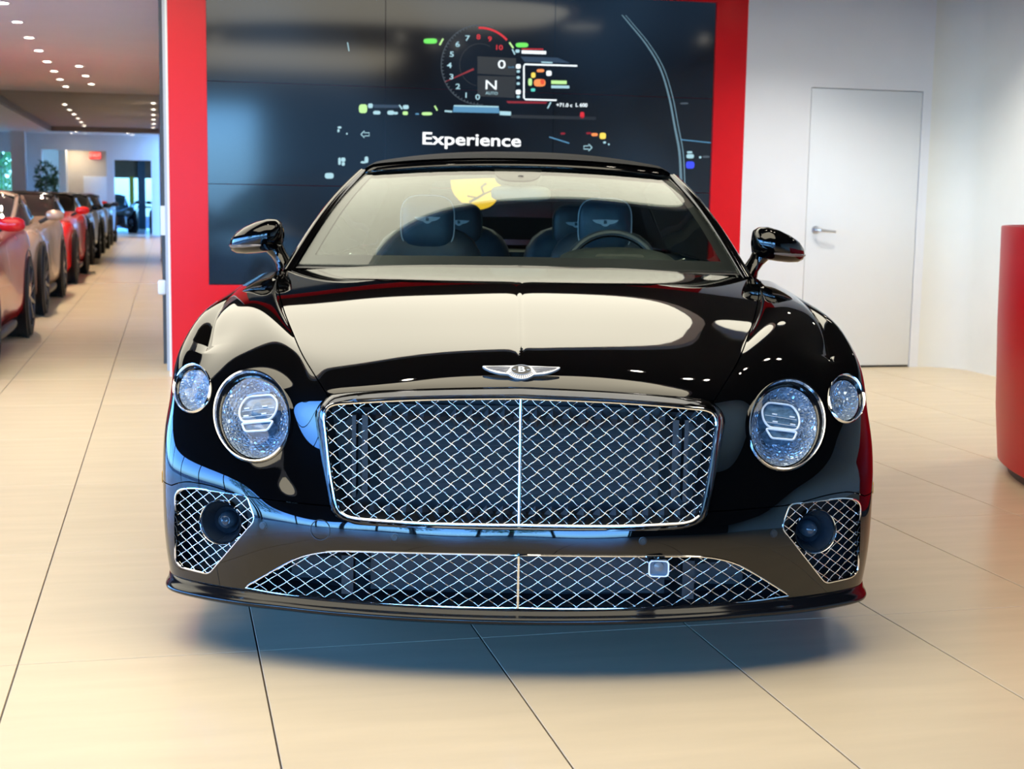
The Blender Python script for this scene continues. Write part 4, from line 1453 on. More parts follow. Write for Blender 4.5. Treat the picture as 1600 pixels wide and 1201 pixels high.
# ---- flanks: single skin x(y, z) with the wheel openings cut out
WF, WR, WZ, WRAD = 0.93, 3.781, 0.352, 0.352
def belt(y_):
    return np.interp(y_, [0.6, 0.68, 0.80, 0.98, 1.24, 1.63, 2.4, 3.2, 3.8, 4.4, 4.8], [0.68, 0.725, 0.77, 0.80, 0.825, 0.845, 0.885, 0.91, 0.925, 0.90, 0.86])
def flank_x(y_, z_):
    base = np.interp(y_, [0.5, 0.7, 1.0, 1.5, 2.4, 3.2, 3.7, 4.2, 4.55, 4.75], [0.982, 0.986, 0.984, 0.968, 0.962, 0.978, 0.992, 0.965, 0.90, 0.80])
    tz = (z_-0.55)/0.42
    x = base-0.035*np.clip(tz, 0, 2)**2.5-0.030*np.clip(-tz, 0, 2)**2.0
    for wc in (WF, WR):
        d = np.hypot(y_-wc, z_-WZ)
        x += 0.006*np.exp(-((d-0.40)/0.05)**2)
    return x
yy = np.arange(0.52, 4.76, 0.04)
low, up = [], []
outl = [(y_, 0.175) for y_ in yy]+[(y_, float(belt(y_))) for y_ in yy[::-1]]
def arch(wc):
    a = np.linspace(0, 2*math.pi, 56, endpoint=False)
    return [(wc+0.385*math.cos(t), WZ+0.385*math.sin(t)) for t in a]
ol = dens(outl, 0.05)
ah = [arch(WF), arch(WR)]
G = np.stack(np.meshgrid(yy, np.arange(0.19, 0.93, 0.03)), -1).reshape(-1, 2)
ok = inside(ol, G)
for h_ in ah:
    ok &= ~inside(h_, G)
G = G[ok]
bdp = np.array(ol+ah[0]+ah[1])
G = G[((G[:, None]-bdp[None])**2).sum(2).min(1) > 0.012**2]
V, T = cdt_regions([ol]+ah, [], G)
c_ = V[T].mean(1)
ok = inside(ol, c_)
for h_ in ah:
    ok &= ~inside(h_, c_)
T = T[ok]
Pf = np.stack([-(flank_x(V[:, 0], V[:, 1])-0.004), V[:, 0], V[:, 1]], 1)
# door panel split from the rest by its shut lines
DOOR = [(1.64, 0.24), (1.60, 0.55), (1.63, 0.95), (2.98, 0.95), (3.02, 0.62), (2.86, 0.24)]
ind = inside(DOOR, V[T].mean(1))
for nm, msk in (('side_panel', ~ind), ('door', ind)):
    mb = MB()
    u_ = np.unique(T[msk])
    r_ = {int(a): i for i, a in enumerate(u_)}
    mb.add([tuple(Pf[i]) for i in u_], [tuple(r_[int(i)] for i in t) for t in T[msk]])
    pair(mb, nm, M_PAINT, CC, sharp=80)
# shoulder between belt line and glass, door caps, rear deck and tail
sh = MB()
ysh = np.concatenate([np.arange(1.60, 4.5, 0.06), [4.5]])
rows = [[], [], [], [], [], []]
for y_ in ysh:
    z0_ = float(belt(y_))
    x0_ = float(flank_x(np.array([y_]), np.array([z0_]))[0])-0.004
    wi = np.interp(y_, [1.55, 1.75, 2.4, 3.2, 3.7, 4.02, 4.5], [0.815, 0.80, 0.765, 0.745, 0.74, 0.72, 0.60])
    zi = np.interp(y_, [1.55, 2.0, 2.6, 3.4, 4.02, 4.5], [0.955, 0.965, 0.972, 0.975, 0.965, 0.92])
    for k, t in enumerate(np.linspace(0, 1, 6)):
        rows[k].append((-(x0_+(wi-x0_)*t), y_, z0_+(zi-z0_)*math.sin(t*math.pi/2)**0.9))
sh.strip(rows)
pair(sh, 'shoulder', M_PAINT, CC, sharp=80)
pair(MB().tube([(-(np.interp(y_, [1.55, 1.75, 2.4, 3.2, 3.7], [0.815, 0.80, 0.765, 0.745, 0.74])), y_, np.interp(y_, [1.55, 2.0, 2.6, 3.4, 4.02], [0.957, 0.967, 0.975, 0.978, 0.967])) for y_ in np.arange(1.66, 3.72, 0.08)], 0.006, n=6), 'waist_trim', M_CHROME, CC)
dk_ = MB()
rows = []
for y_, z_, w_ in ((4.0, 0.975, 0.735), (4.2, 0.965, 0.70), (4.5, 0.925, 0.62), (4.72, 0.87, 0.60), (4.80, 0.80, 0.66), (4.84, 0.66, 0.72), (4.83, 0.5, 0.74), (4.80, 0.35, 0.72), (4.7, 0.2, 0.68)):
    s = np.linspace(-1, 1, 25)
    rows.append([(x*w_, y_-0.10*abs(x)**2.5, z_-0.015*x*x) for x in s])
dk_.strip(rows)
dk_.out('boot_lid', M_PAINT, CAR, sharp=70)
tl_ = MB()
for k_ in range(9):
    pass
rows = []
for z_ in np.linspace(0.2, 0.9, 9):
    rw_ = []
    for t in np.linspace(0, 1, 8):
        a_ = t*math.pi/2
        rw_.append((-(0.64+0.25*math.cos(a_)), 4.55+0.22*math.sin(a_)-0.02, z_))
    rows.append(rw_)
tl_.strip(rows)
pair(tl_, 'rear_corner', M_PAINT, CC)
tlm = MB().lathe([(0.0, 0.012), (0.06, 0.010), (0.075, 0.0), (0.08, -0.01)], Matrix.Translation((-0.62, 4.80, 0.72)) @ Matrix.Rotation(R(-90), 4, 'X') @ Matrix.Diagonal((1.5, 1, 1, 1)), 28)
pair(tlm, 'tail_light', mat('tail_red', (0.35, 0.01, 0.01), rough=0.1, var=0.05), CC)
MB().box(-0.78, 0.78, 0.55, 4.65, 0.155, 0.19).out('underbody', M_BLACK, CAR, smooth=False)
# side windows
sg = MB()
rows = [[], []]
for y_ in np.linspace(1.85, 3.45, 18):
    t = (y_-1.85)/1.6
    rows[0].append((-np.interp(y_, [1.75, 2.4, 3.2, 3.7], [0.80, 0.765, 0.745, 0.74]), y_, 0.97))
    rp = roof_pt(np.array([-1.0]), max(y_, 2.2))[0]
    zt_ = min(rp[2], 1.0+(y_-1.80)*0.62)
    tt = (zt_-0.97)/(rp[2]-0.97)
    rows[1].append((-(0.765+(abs(rp[0])-0.765)*tt), y_, zt_))
sg.strip(rows)
pair(sg, 'side_window', M_SGLASS, CC)
rq = MB()
rows = [[], []]
for y_ in np.linspace(3.40, 3.98, 10):
    rows[0].append((-0.742, y_, 0.97))
    rp = roof_pt(np.array([-1.0]), y_)[0]
    rows[1].append((rp[0], rp[1], max(rp[2], 0.972)))
rq.strip(rows)
pair(rq, 'roof_quarter', M_FABRIC, CC)

# ---- wheels
def wheel(x, y_, name='wheel'):
    sg_ = -1 if x < 0 else 1
    Mw = Matrix.Translation((x, y_, WRAD)) @ Matrix.Rotation(R(90*sg_), 4, 'Y')
    ty = MB().lathe([(0.265, -0.12), (0.30, -0.133), (0.335, -0.128), (0.350, -0.11), (0.352, 0.0), (0.350, 0.11), (0.335, 0.128), (0.30, 0.133), (0.265, 0.12)], Mw, 48).out(name, M_RUB, CAR, sharp=50)
    rm = MB().lathe([(0.268, -0.12), (0.268, 0.10), (0.275, 0.118), (0.262, 0.122), (0.250, 0.10), (0.245, -0.10)], Mw, 48)
    for k in range(10):
        a = 2*math.pi*k/10
        for da in (-0.07, 0.07):
            p0 = Mw @ Vector((0.05*math.cos(a), 0.05*math.sin(a), 0.085))
            p1 = Mw @ Vector((0.255*math.cos(a+da), 0.255*math.sin(a+da), 0.10))
            rm.tube([tuple(p0), tuple(p1)], [0.016, 0.011], n=6)
    rm.lathe([(0.0, 0.10), (0.05, 0.098), (0.062, 0.08), (0.062, 0.0)], Mw, 24)
    rm.out('rim', M_STEEL, ty, sharp=40)
    MB().lathe([(0.0, 0.02), (0.19, 0.02), (0.19, -0.01), (0.0, -0.01)], Mw, 32).out('brake_disc', mat('brake_iron', (0.3, 0.3, 0.3), rough=0.35, metal=1.0, var=0.1), ty)
for x in (-0.835, 0.835):
    for y_ in (WF, WR):
        wheel(x, y_)
# wheel housings keep the body dark inside
for wc in (WF, WR):
    mb = MB()
    a = np.linspace(-0.15*math.pi, 1.15*math.pi, 30)
    r0 = [(-0.975, wc+0.39*math.cos(t), WZ+0.39*math.sin(t)) for t in a]
    r1 = [(-0.62, wc+0.39*math.cos(t), WZ+0.39*math.sin(t)) for t in a]
    mb.strip([r0, r1])
    mb.add(r1, [tuple(range(len(r1)))])
    pair(mb, 'wheel_housing', M_BLACK, CC)
# engine bay floor below the bonnet keeps light out of the seams
eb = MB()
eb.strip([[(x, y_, z_) for x in (-0.6, 0.6)] for y_, z_ in ((0.20, 0.66), (0.45, 0.76), (0.9, 0.84), (1.4, 0.90))])
eb.add([(-0.6, 0.2, 0.66), (0.6, 0.2, 0.66), (0.6, 0.2, 0.2), (-0.6, 0.2, 0.2)], [(0, 1, 2, 3)])
eb.add([(-0.78, 1.42, 0.90), (0.78, 1.42, 0.90), (0.78, 1.42, 0.2), (-0.78, 1.42, 0.2)], [(0, 1, 2, 3)])
eb.out('engine_cover', M_BLACK, CAR, smooth=False)
for sx in (-1, 1):
    mb = MB().strip([[(sx*x, y_, z_) for x, z_ in ((0.50, z0_-0.10), (0.93, z0_-0.13))] for y_, z0_ in ((0.45, 0.72), (0.8, 0.84), (1.2, 0.88), (1.5, 0.90))])
    mb.out('inner_fender', M_BLACK, CAR, smooth=False)
# wiper cowl between bonnet and glass
cw = MB()
S = np.linspace(-1.0, 1.0, 41)
P0_ = ws_edge(S, np.zeros_like(S))
r0 = [tuple(p+np.array([0, -0.05, -0.012])) for p in P0_]
r1 = [tuple(p+np.array([0, 0.02, -0.006])) for p in P0_]
cw.strip([r0, r1])
cw.out('wiper_cowl', M_BLACK, CAR, sharp=80)

# ---- door mirrors
def ell_sec(cx, cz, rx, rz, y_, n=20, p=2.5):
    out = []
    for k in range(n):
        a = 2*math.pi*k/n
        ca, sa = math.cos(a), math.sin(a)
        out.append((cx+rx*abs(ca)**(2/p)*(1 if ca > 0 else -1), y_, cz+rz*abs(sa)**(2/p)*(1 if sa > 0 else -1)))
    return out
mr = MB()
rows = []
# shell lofted along x from the inner end to the pointed outer tip (left mirror)
for x, zc, hz, hy, yc in ((-0.862, 1.064, 0.012, 0.02, 1.76), (-0.868, 1.066, 0.045, 0.05, 1.755), (-0.885, 1.066, 0.056, 0.066, 1.75), (-0.915, 1.064, 0.060, 0.074, 1.745), (-0.955, 1.056, 0.058, 0.076, 1.75), (-1.0, 1.044, 0.050, 0.070, 1.76), (-1.035, 1.034, 0.039, 0.056, 1.775), (-1.055, 1.027, 0.024, 0.036, 1.785), (-1.063, 1.024, 0.008, 0.012, 1.79)):
    rw_ = []
    for k in range(24):
        a = 2*math.pi*k/24
        cy, cz = math.cos(a), math.sin(a)
        rw_.append((x, yc+hy*abs(cy)**0.85*(1 if cy > 0 else -1), zc+hz*abs(cz)**0.8*(1 if cz > 0 else -1)))
    rows.append(rw_)
mr.strip(rows, closed_u=True)
mL, mR = pair(mr, 'door_mirror', M_PAINT, CC, sharp=70)
ft_ = MB()
rows = []
for x, y_, z_, hx, hy in ((-0.915, 1.76, 1.030, 0.050, 0.048), (-0.895, 1.765, 1.008, 0.038, 0.046), (-0.876, 1.77, 0.985, 0.032, 0.050), (-0.857, 1.77, 0.960, 0.034, 0.062), (-0.845, 1.77, 0.935, 0.042, 0.08)):
    rows.append([(x+hx*math.cos(a), y_+hy*math.sin(a), z_) for a in np.linspace(0, 2*math.pi, 16, endpoint=False)])
ft_.strip(rows, closed_u=True)
pair(ft_, 'mirror_foot', M_PAINT, (mL, mR))
ind_ = MB()
pts_ = []
for x, zc, hz, hy, yc in ((-0.93, 1.029, 0, 0.0765, 1.745), (-0.96, 1.027, 0, 0.0745, 1.75), (-1.0, 1.024, 0, 0.068, 1.76), (-1.035, 1.022, 0, 0.056, 1.775), (-1.055, 1.021, 0, 0.037, 1.785), (-1.0635, 1.021, 0, 0.012, 1.79)):
    pts_.append((x, yc-hy*0.97, zc))
ind_.tube(pts_, [0.003, 0.005, 0.006, 0.006, 0.005, 0.004], n=8)
pair(ind_, 'indicator_strip', mat('indicator_lens', (0.20, 0.17, 0.16), rough=0.08, metal=0.3, var=0.1), (mL, mR))

# ================================================================== INTERIOR
# dashboard top with instrument hood
da = MB()
rows = []
for y_, z_ in ((1.42, 0.955), (1.6, 0.968), (1.85, 0.972), (2.0, 0.965), (2.06, 0.94), (2.08, 0.86), (2.06, 0.72)):
    rows.append([(x, y_+0.06*(abs(x)/0.75)**2*(1 if y_ < 1.9 else -0.6), z_-0.02*(abs(x)/0.75)**3) for x in np.linspace(-0.76, 0.76, 31)])
da.strip(rows)
dash = da.out('dashboard', M_DASH, CAR, sharp=60)
bi = MB()
rows = []
for y_, hh, ww_ in ((1.80, 0.004, 0.20), (1.86, 0.045, 0.215), (1.95, 0.070, 0.225), (2.05, 0.076, 0.225), (2.07, 0.060, 0.21)):
    rows.append([(0.385+ww_*math.cos(a), y_, 0.955+hh*max(0.0, math.sin(a))**0.55) for a in np.linspace(math.pi, 0, 21)])
bi.strip(rows)
bi.out('instrument_hood', M_DASH, dash, sharp=60)
MB().prism(round_poly([(-0.105, -0.016), (0.105, -0.016), (0.085, 0.016), (-0.085, 0.016)], 0.01, 4), Matrix.Translation((0.385, 1.868, 0.995)) @ Matrix.Rotation(R(62), 4, 'X'), 0.003).out('vent_panel', mat('vent_black', (0.008, 0.009, 0.009), rough=0.4, var=0.2), dash)
for sx in (-1, 1):
    vt_ = MB().tube([(sx*0.60, 1.93, 0.985), (sx*0.63, 1.87, 0.995), (sx*0.645, 1.82, 0.965)], 0.0035, n=6)
    vt_.tube([(sx*0.60, 1.93, 0.985), (sx*0.70, 1.95, 0.983)], 0.0035, n=6)
    vt_.out('vent_trim', M_CHROME, dash)
# steering wheel
Ms = Matrix.Translation((0.385, 2.22, 0.905)) @ Matrix.Rotation(R(68), 4, 'X')
swl = MB().tube([tuple(Ms @ Vector((0.188*math.cos(a), 0.188*math.sin(a), 0))) for a in np.linspace(0, 2*math.pi, 40, endpoint=False)], 0.017, n=10, closed=True).out('steering_wheel', M_LEATHER, CAR)
hb_ = MB().lathe([(0.0, -0.02), (0.075, -0.015), (0.085, 0.0), (0.07, 0.02), (0, 0.03)], Ms, 24)
for a in (0, math.pi, -math.pi/2):
    hb_.tube([tuple(Ms @ Vector((0.06*math.cos(a), 0.06*math.sin(a), 0))), tuple(Ms @ Vector((0.185*math.cos(a), 0.185*math.sin(a), 0)))], [0.022, 0.014], n=8)
hb_.out('hub', M_BLACK, swl)
MB().tube([tuple(Ms @ Vector((0.172*math.cos(a), 0.172*math.sin(a), 0.012))) for a in np.linspace(0.15*math.pi, 0.85*math.pi, 16)], 0.003, n=6).out('rim_trim', M_DCHROME, swl)

def cushion(cx, cy, cz, hx, hy, hz, p=3.2, n=18, m_=12):
    """soft block: superellipsoid"""
    rows = []
    for i in range(m_+1):
        b_ = -math.pi/2+math.pi*i/m_
        cb, sb = math.cos(b_), math.sin(b_)
        rb = abs(cb)**(2/p)
        zz_ = abs(sb)**(2/p)*(1 if sb > 0 else -1)
        r_ = []
        for k in range(n):
            a = 2*math.pi*k/n
            ca, sa = math.cos(a), math.sin(a)
            r_.append((cx+hx*rb*abs(ca)**(2/p)*(1 if ca > 0 else -1), cy+hy*rb*abs(sa)**(2/p)*(1 if sa > 0 else -1), cz+hz*zz_))
        rows.append(r_)
    return MB().strip(rows, closed_u=True)
def emblem(parent, cx, y_, cz, w_):
    k = w_/1120.0
    wing = [(660, 212), (400, 220), (245, 222), (232, 232), (300, 278), (410, 322), (560, 345), (610, 350), (650, 378), (720, 410), (795, 419)]
    o_ = [((x-795)*k, (300-q)*k*1.45) for x, q in wing]
    o_ += [(-x, z_) for x, z_ in reversed(o_[:-1])]
    Me = Matrix.Translation((cx, y_, cz)) @ Matrix.Rotation(R(90), 4, 'X')
    MB().prism(o_[::-1], Me, 0.0012).out('wing_stitching', M_STITCH, parent, smooth=False)
    text_mesh('letter_stitching', 'B', 170*k, M_LEATHER, parent, Me @ Matrix.Translation((0, 0.012*w_, 0.0016)), depth=0.0002, sx=1.2, bold=0.002)
def seat(cx, y_, rear=False):
    nm = 'rear_seat' if rear else 'seat'
    ma = M_LEATHER if rear else M_LEATHER2
    z0_ = 0.60 if not rear else 0.62
    bk = cushion(cx, y_+0.02, 0.80, 0.25 if not rear else 0.26, 0.075, 0.29, 3.0).out(nm, M_LEATHER, CAR, sharp=80)
    cushion(cx, y_-0.28, 0.46, 0.25, 0.27, 0.09, 3.0).out('seat_cushion', M_LEATHER, bk, sharp=80)
    hz = 1.105 if not rear else 1.085
    hx, hh = (0.118, 0.118) if not rear else (0.112, 0.105)
    cushion(cx, y_-0.005, hz, hx, 0.055, hh, 3.4).out('headrest', ma, bk, sharp=80)
    pip = [(cx+hx*0.985*abs(math.cos(a))**(2/3.4)*(1 if math.cos(a) > 0 else -1), y_-0.035, hz+hh*0.985*abs(math.sin(a))**(2/3.4)*(1 if math.sin(a) > 0 else -1)) for a in np.linspace(-0.25*math.pi, 1.25*math.pi, 30)]
    MB().tube(pip, 0.0028, n=6).out('piping', M_STITCH if not rear else M_DASH, bk)
    emblem(bk, cx, y_-0.062, hz+0.012, 0.112 if not rear else 0.10)
    for sx in ((-1, 1) if not rear else ()):
        cushion(cx+sx*0.225, y_-0.03, 0.78, 0.05, 0.085, 0.17, 2.6).out('bolster', M_LEATHER, bk, sharp=80)
for cx in (-0.385, 0.385):
    seat(cx, 2.74)
for cx in (-0.27, 0.29):
    seat(cx, 3.38, True)
MB().box(-0.72, 0.72, 1.9, 3.5, 0.18, 0.30).box(-0.10, 0.10, 2.0, 3.2, 0.30, 0.60).out('cabin_floor', M_BLACK, CAR, smooth=False)
MB().box(-0.70, 0.70, 3.50, 3.98, 0.93, 0.955).box(-0.72, 0.72, 3.50, 3.55, 0.3, 0.93).out('parcel_shelf', M_DASH, CAR, smooth=False)
for sx in (-1, 1):
    dc = MB()
    dc.strip([[(sx*x_, y_, z_) for x_, z_ in ((0.80, 0.30), (0.74, 0.65), (0.72, 0.90), (0.745, 0.955), (0.79, 0.96))] for y_ in np.linspace(1.6, 3.6, 9)])
    dc.out('door_card', M_DASH, CAR, sharp=60)
# headlining
hl = MB()
hl.strip([[tuple(roof_pt(np.array([s]), y_)[0]+np.array([0, 0, -0.03])) for s in np.linspace(-0.95, 0.95, 15)] for y_ in np.arange(2.22, 3.46, 0.1)])
hl.out('headlining', mat('headliner', (0.02, 0.02, 0.022), rough=0.9, var=0.1), CAR)
# inside mirror with its sensor housing behind the glass
a_ = ws_edge(np.array([0.0]), np.array([0.93]))[0]
sh_ = MB()
o_ = []
for t in np.linspace(math.pi, 2*math.pi, 21):
    sx_ = abs(math.cos(t))**0.7*(1 if math.cos(t) > 0 else -1)
    o_.append((0.094*sx_, 0.120*abs(math.sin(t))**0.75*-1))
rowsA, rowsB = [], []
for x, q in o_:
    t_ = 0.995+q*1.75
    p = ws_edge(np.array([x/0.62]), np.array([t_]))[0]
    rowsA.append(tuple(p+np.array([0, 0.0018, -0.0036])))
    rowsB.append(tuple(p+np.array([0, 0.06, -0.03])))
sh_.strip([rowsA, rowsB])
nA = len(rowsA)//2
sh_.add(rowsA, [(i, i+1, len(rowsA)-2-i, len(rowsA)-1-i) for i in range(nA)])
sho = sh_.out('sensor_housing', mat('housing_brown', (0.05, 0.045, 0.04), rough=0.5, var=0.1), CAR, sharp=40)
im = cushion(0.012, 2.14, 1.232, 0.118, 0.020, 0.032, 3.5)
imo = im.out('inside_mirror', mat('mirror_back', (0.22, 0.22, 0.21), rough=0.25, var=0.1), CAR, sharp=80)
MB().tube([(0.01, 2.12, 1.30), (0.012, 2.14, 1.24)], 0.012, n=8).out('mirror_stem', M_BLACK, imo)
# ================================================================== VIDEO WALL
SCR_Y = WALL_Y+0.02
def wp(px, py, y_=SCR_Y):
    d = ray(px, py)
    p = CAM_POS+d*((y_-CAM_POS[1])/d[1])
    return p[0], p[2]
vw = empty('video_wall', ((SX0+SX1)/2, SCR_Y, SZ0))
tag(vw, 'nine-panel video wall showing a dashboard and the word Experience', 'video wall')
VO = Vector(((SX0+SX1)/2, SCR_Y, SZ0))
msc = bpy.data.materials.new('screen_glass')
msc.use_nodes = True
nt = msc.node_tree
b = nt.nodes['Principled BSDF']
b.inputs['Base Color'].default_value = (0.004, 0.004, 0.005, 1)
b.inputs['Roughness'].default_value = 0.10
b.inputs['Specular IOR Level'].default_value = 0.6
tc = nt.nodes.new('ShaderNodeTexCoord')
no = nt.nodes.new('ShaderNodeTexNoise')
no.inputs['Scale'].default_value = 0.9
no.inputs['Detail'].default_value = 1.0
rp = nt.nodes.new('ShaderNodeValToRGB')
rp.color_ramp.elements[0].position = 0.42
rp.color_ramp.elements[0].color = (0.0025, 0.0035, 0.006, 1)
rp.color_ramp.elements[1].position = 0.72
rp.color_ramp.elements[1].color = (0.010, 0.024, 0.045, 1)
geo = nt.nodes.new('ShaderNodeNewGeometry')
nt.links.new(geo.outputs['Position'], no.inputs['Vector'])
nt.links.new(no.outputs['Fac'], rp.inputs[0])
nt.links.new(rp.outputs[0], b.inputs['Emission Color'])
b.inputs['Emission Strength'].default_value = 1.0
PW, PH = (SX1-SX0)/3, (SZ1-SZ0)/3
for i in range(3):
    for j in range(3):
        x0_, z0_ = SX0+PW*i-VO.x, PH*j
        MB().box(x0_+0.0022, x0_+PW-0.0022, 0.002, 0.06, z0_+0.0022, z0_+PH-0.0022).out('screen_panel', msc, vw, smooth=False)
def ecol(name, col, s):
    return emat(name, col, s)
E_WHITE = ecol('pixel_white', (0.85, 0.95, 1.0), 1.0)
E_ICE = ecol('pixel_ice', (0.45, 0.75, 0.85), 0.75)
E_BLUE = ecol('pixel_blue', (0.10, 0.32, 0.55), 0.7)
E_DBLUE = ecol('pixel_dark_blue', (0.010, 0.035, 0.075), 1.0)
E_GREEN = ecol('pixel_green', (0.16, 0.85, 0.12), 0.8)
E_LIME = ecol('pixel_lime', (0.55, 0.95, 0.35), 0.8)
E_RED = ecol('pixel_red', (0.8, 0.02, 0.04), 0.7)
E_DRED = ecol('pixel_dark_red', (0.35, 0.01, 0.03), 0.6)
E_YEL = ecol('pixel_yellow', (0.95, 0.70, 0.10), 0.9)
E_ORG = ecol('pixel_orange', (0.95, 0.28, 0.08), 0.9)
E_VIV = ecol('pixel_vivid_blue', (0.04, 0.07, 0.9), 0.9)
E_GREY = ecol('pixel_grey', (0.05, 0.07, 0.09), 1.0)
E_SLATE = ecol('pixel_slate', (0.008, 0.013, 0.020), 1.0)
LAYER = [0]
def scr(px, py, h=0.0):
    x, z = wp(px, py)
    return (x-VO.x, -0.001-h, z-VO.z)
def g7(x, y_):
    """pixel of a magnified crop of the screen -> photograph pixel"""
    return 500+x/2.424, 20+y_/2.424
def flat(name, pts, ma, h=0.001, crop=True):
    P_ = [scr(*(g7(*p) if crop else p), h) for p in pts]
    n = len(P_)
    a = sum(P_[i][0]*P_[(i+1) % n][2]-P_[(i+1) % n][0]*P_[i][2] for i in range(n))
    if a < 0:
        P_ = P_[::-1]
    Q_ = [(x, 0.0025, z) for x, y_, z in P_]
    mb = MB().add(P_+Q_, [tuple(range(n))]+[(i, n+i, n+(i+1) % n, (i+1) % n) for i in range(n)])
    return build(name, mb.v, mb.f, ma, vw, smooth=False)
def stroke(name, pts, w_, ma, h=0.0012, crop=True, taper=None):
    P_ = np.array([g7(*p) if crop else p for p in pts], float)
    t = np.gradient(P_, axis=0)
    t /= np.linalg.norm(t, axis=1)[:, None]+1e-9
    nn = np.stack([-t[:, 1], t[:, 0]], 1)
    ww_ = np.full(len(P_), w_) if taper is None else np.array(taper)
    A_, B_ = P_+nn*ww_[:, None]/2, P_-nn*ww_[:, None]/2
    mb = MB().strip([[scr(*p, h) for p in A_], [scr(*p, h) for p in B_]])
    return build(name, mb.v, mb.f, ma, vw, smooth=False)
def blob(name, x, y_, rx, ry, ma, h=0.0012, n=10):
    return flat(name, [(x+rx*abs(math.cos(a))**0.6*(1 if math.cos(a) > 0 else -1), y_+ry*abs(math.sin(a))**0.6*(1 if math.sin(a) > 0 else -1)) for a in np.linspace(0, 2*math.pi, n, endpoint=False)], ma, h)
def stext(name, body, x, y_, hpx, ma, sx=1.0, bold=0.0, h=0.0016, crop=True):
    """text centred at a pixel, cap height in photograph pixels"""
    px, py = g7(x, y_) if crop else (x, y_)
    c0 = scr(px, py, h)
    up_ = scr(px, py-hpx, h)
    size = (up_[2]-c0[2])/0.70
    return text_mesh(name, body, size, ma, vw, Matrix.Translation(c0) @ Matrix.Rotation(R(90), 4, 'X'), depth=0.0004, sx=sx, bold=bold*size)
# rev counter
cx_, cy_ = 605, 197
stroke('dial_ring', [(cx_+math.cos(a)*146, cy_-math.sin(a)*151) for a in np.linspace(R(70), R(275), 40)], 0.9, E_GREY)
stroke('dial_ring', [(cx_+math.cos(a)*76, cy_-math.sin(a)*80) for a in np.linspace(R(60), R(260), 30)], 0.8, E_SLATE)
for k in range(34):
    a = R(95+k*5.2)
    x0_, y0_ = cx_+math.cos(a)*138, cy_-math.sin(a)*144
    x1_, y1_ = cx_+math.cos(a)*146, cy_-math.sin(a)*152
    stroke('dial_tick', [(x0_, y0_), (x1_, y1_)], 1.1, E_GREY, 0.001)
stroke('dial_redline', [(cx_+math.cos(R(a))*138, cy_-math.sin(R(a))*140) for a in np.linspace(92, 42, 12)], 3.2, E_RED)
for s, x, y_ in (('1', 553, 313), ('0', 597, 320), ('2', 522, 280), ('3', 498, 243), ('4', 490, 200), ('5', 499, 158), ('6', 521, 120), ('7', 558, 97)):
    stext('dial_figure', s, x, y_, 8.2, E_ICE, sx=1.35, bold=0.012)
for s, x, y_ in (('8', 600, 92), ('9', 643, 100), ('10', 677, 132)):
    stext('dial_figure', s, x, y_, 7.6, E_RED, sx=1.25, bold=0.012)
stroke('dial_needle', [(472, 262), (582, 213)], 2.4, E_DRED, taper=[0.8, 3.2])
flat('dial_window', [(597, 165), (742, 172), (742, 238), (597, 230)], E_SLATE, 0.0008)
flat('dial_window', [(597, 238), (742, 242), (738, 322), (597, 316)], E_SLATE, 0.0008)
stext('speed_figure', '0', 688, 197, 13, E_WHITE, sx=1.5, bold=0.005)
stext('speed_unit', 'km/h', 724, 206, 3.2, E_BLUE, sx=1.1)
stext('gear_letter', 'N', 648, 275, 14.5, E_WHITE, sx=1.35, bold=0.005)
stext('gear_mode', 'AUTO', 650, 305, 4.6, E_ICE, sx=1.1)
# telltales and side menu
blob('telltale', 418, 107, 26, 10, E_GREEN)
stroke('telltale_bar', [(466, 98), (453, 122)], 2.6, E_LIME)
stroke('telltale_bar', [(717, 112), (732, 134)], 2.6, E_LIME)
blob('telltale', 765, 122, 24, 9, E_GREEN)
stroke('menu_bracket', [(728, 138), (738, 158)], 2.0, E_ICE)
blob('menu_dot', 748, 145, 8, 6, E_ICE)
flat('menu_caption', [(764, 142), (856, 145), (856, 157), (764, 154)], E_WHITE)
stroke('menu_caption_line', [(764, 137), (845, 138)], 1.5, E_RED)
stroke('menu_frame', [(974, 201), (776, 195), (772, 202), (772, 322), (778, 328), (896, 331)], 2.4, E_WHITE)
for k, y_ in enumerate((203, 222, 245, 268, 300, 318)):
    blob('menu_icon', 751, y_, 9 if k in (0, 4) else 6, 9 if k in (0, 4) else 5, E_WHITE if k in (0, 4) else E_ICE)
for x, y_, rx, ry, ma in ((808, 236, 8, 10, E_YEL), (835, 219, 14, 6, E_ORG), (867, 229, 10, 10, E_WHITE), (796, 262, 7, 14, E_LIME), (807, 292, 8, 6, ecol('pixel_teal', (0.1, 0.7, 0.6), 0.8)), (832, 265, 22, 14, E_ORG), (842, 262, 8, 10, E_RED)):
    blob('menu_gauge', x, y_, rx, ry, ma, 0.0014)
flat('menu_text', [(876, 256), (934, 257), (934, 270), (876, 269)], E_LIME)
flat('menu_text', [(876, 275), (944, 276), (944, 286), (876, 285)], E_ICE)
flat('menu_glow', [(760, 166), (900, 170), (948, 190), (776, 186)], E_DBLUE, 0.0005)
stroke('menu_line', [(838, 187), (880, 189)], 2.0, E_ICE)
flat('red_band', [(706, 334), (862, 337), (855, 344), (712, 342)], E_DRED)
stroke('info_slash', [(874, 338), (862, 362)], 2.0, E_ICE)
stext('info_text', '+71.0 c', 925, 350, 5.4, E_WHITE, sx=1.15, bold=0.02)
stext('info_text', 'L 600', 990, 350, 5.6, E_WHITE, sx=1.1, bold=0.02)
blob('info_mark', 993, 387, 8, 12, E_RED)
stroke('info_line', [(722, 392), (1045, 400)], 5.0, E_SLATE)
flat('fuel_bar', [(507, 350), (676, 354), (680, 380), (503, 376)], E_BLUE)
stroke('fuel_edge', [(507, 352), (676, 356)], 2.2, E_ICE, 0.0016)
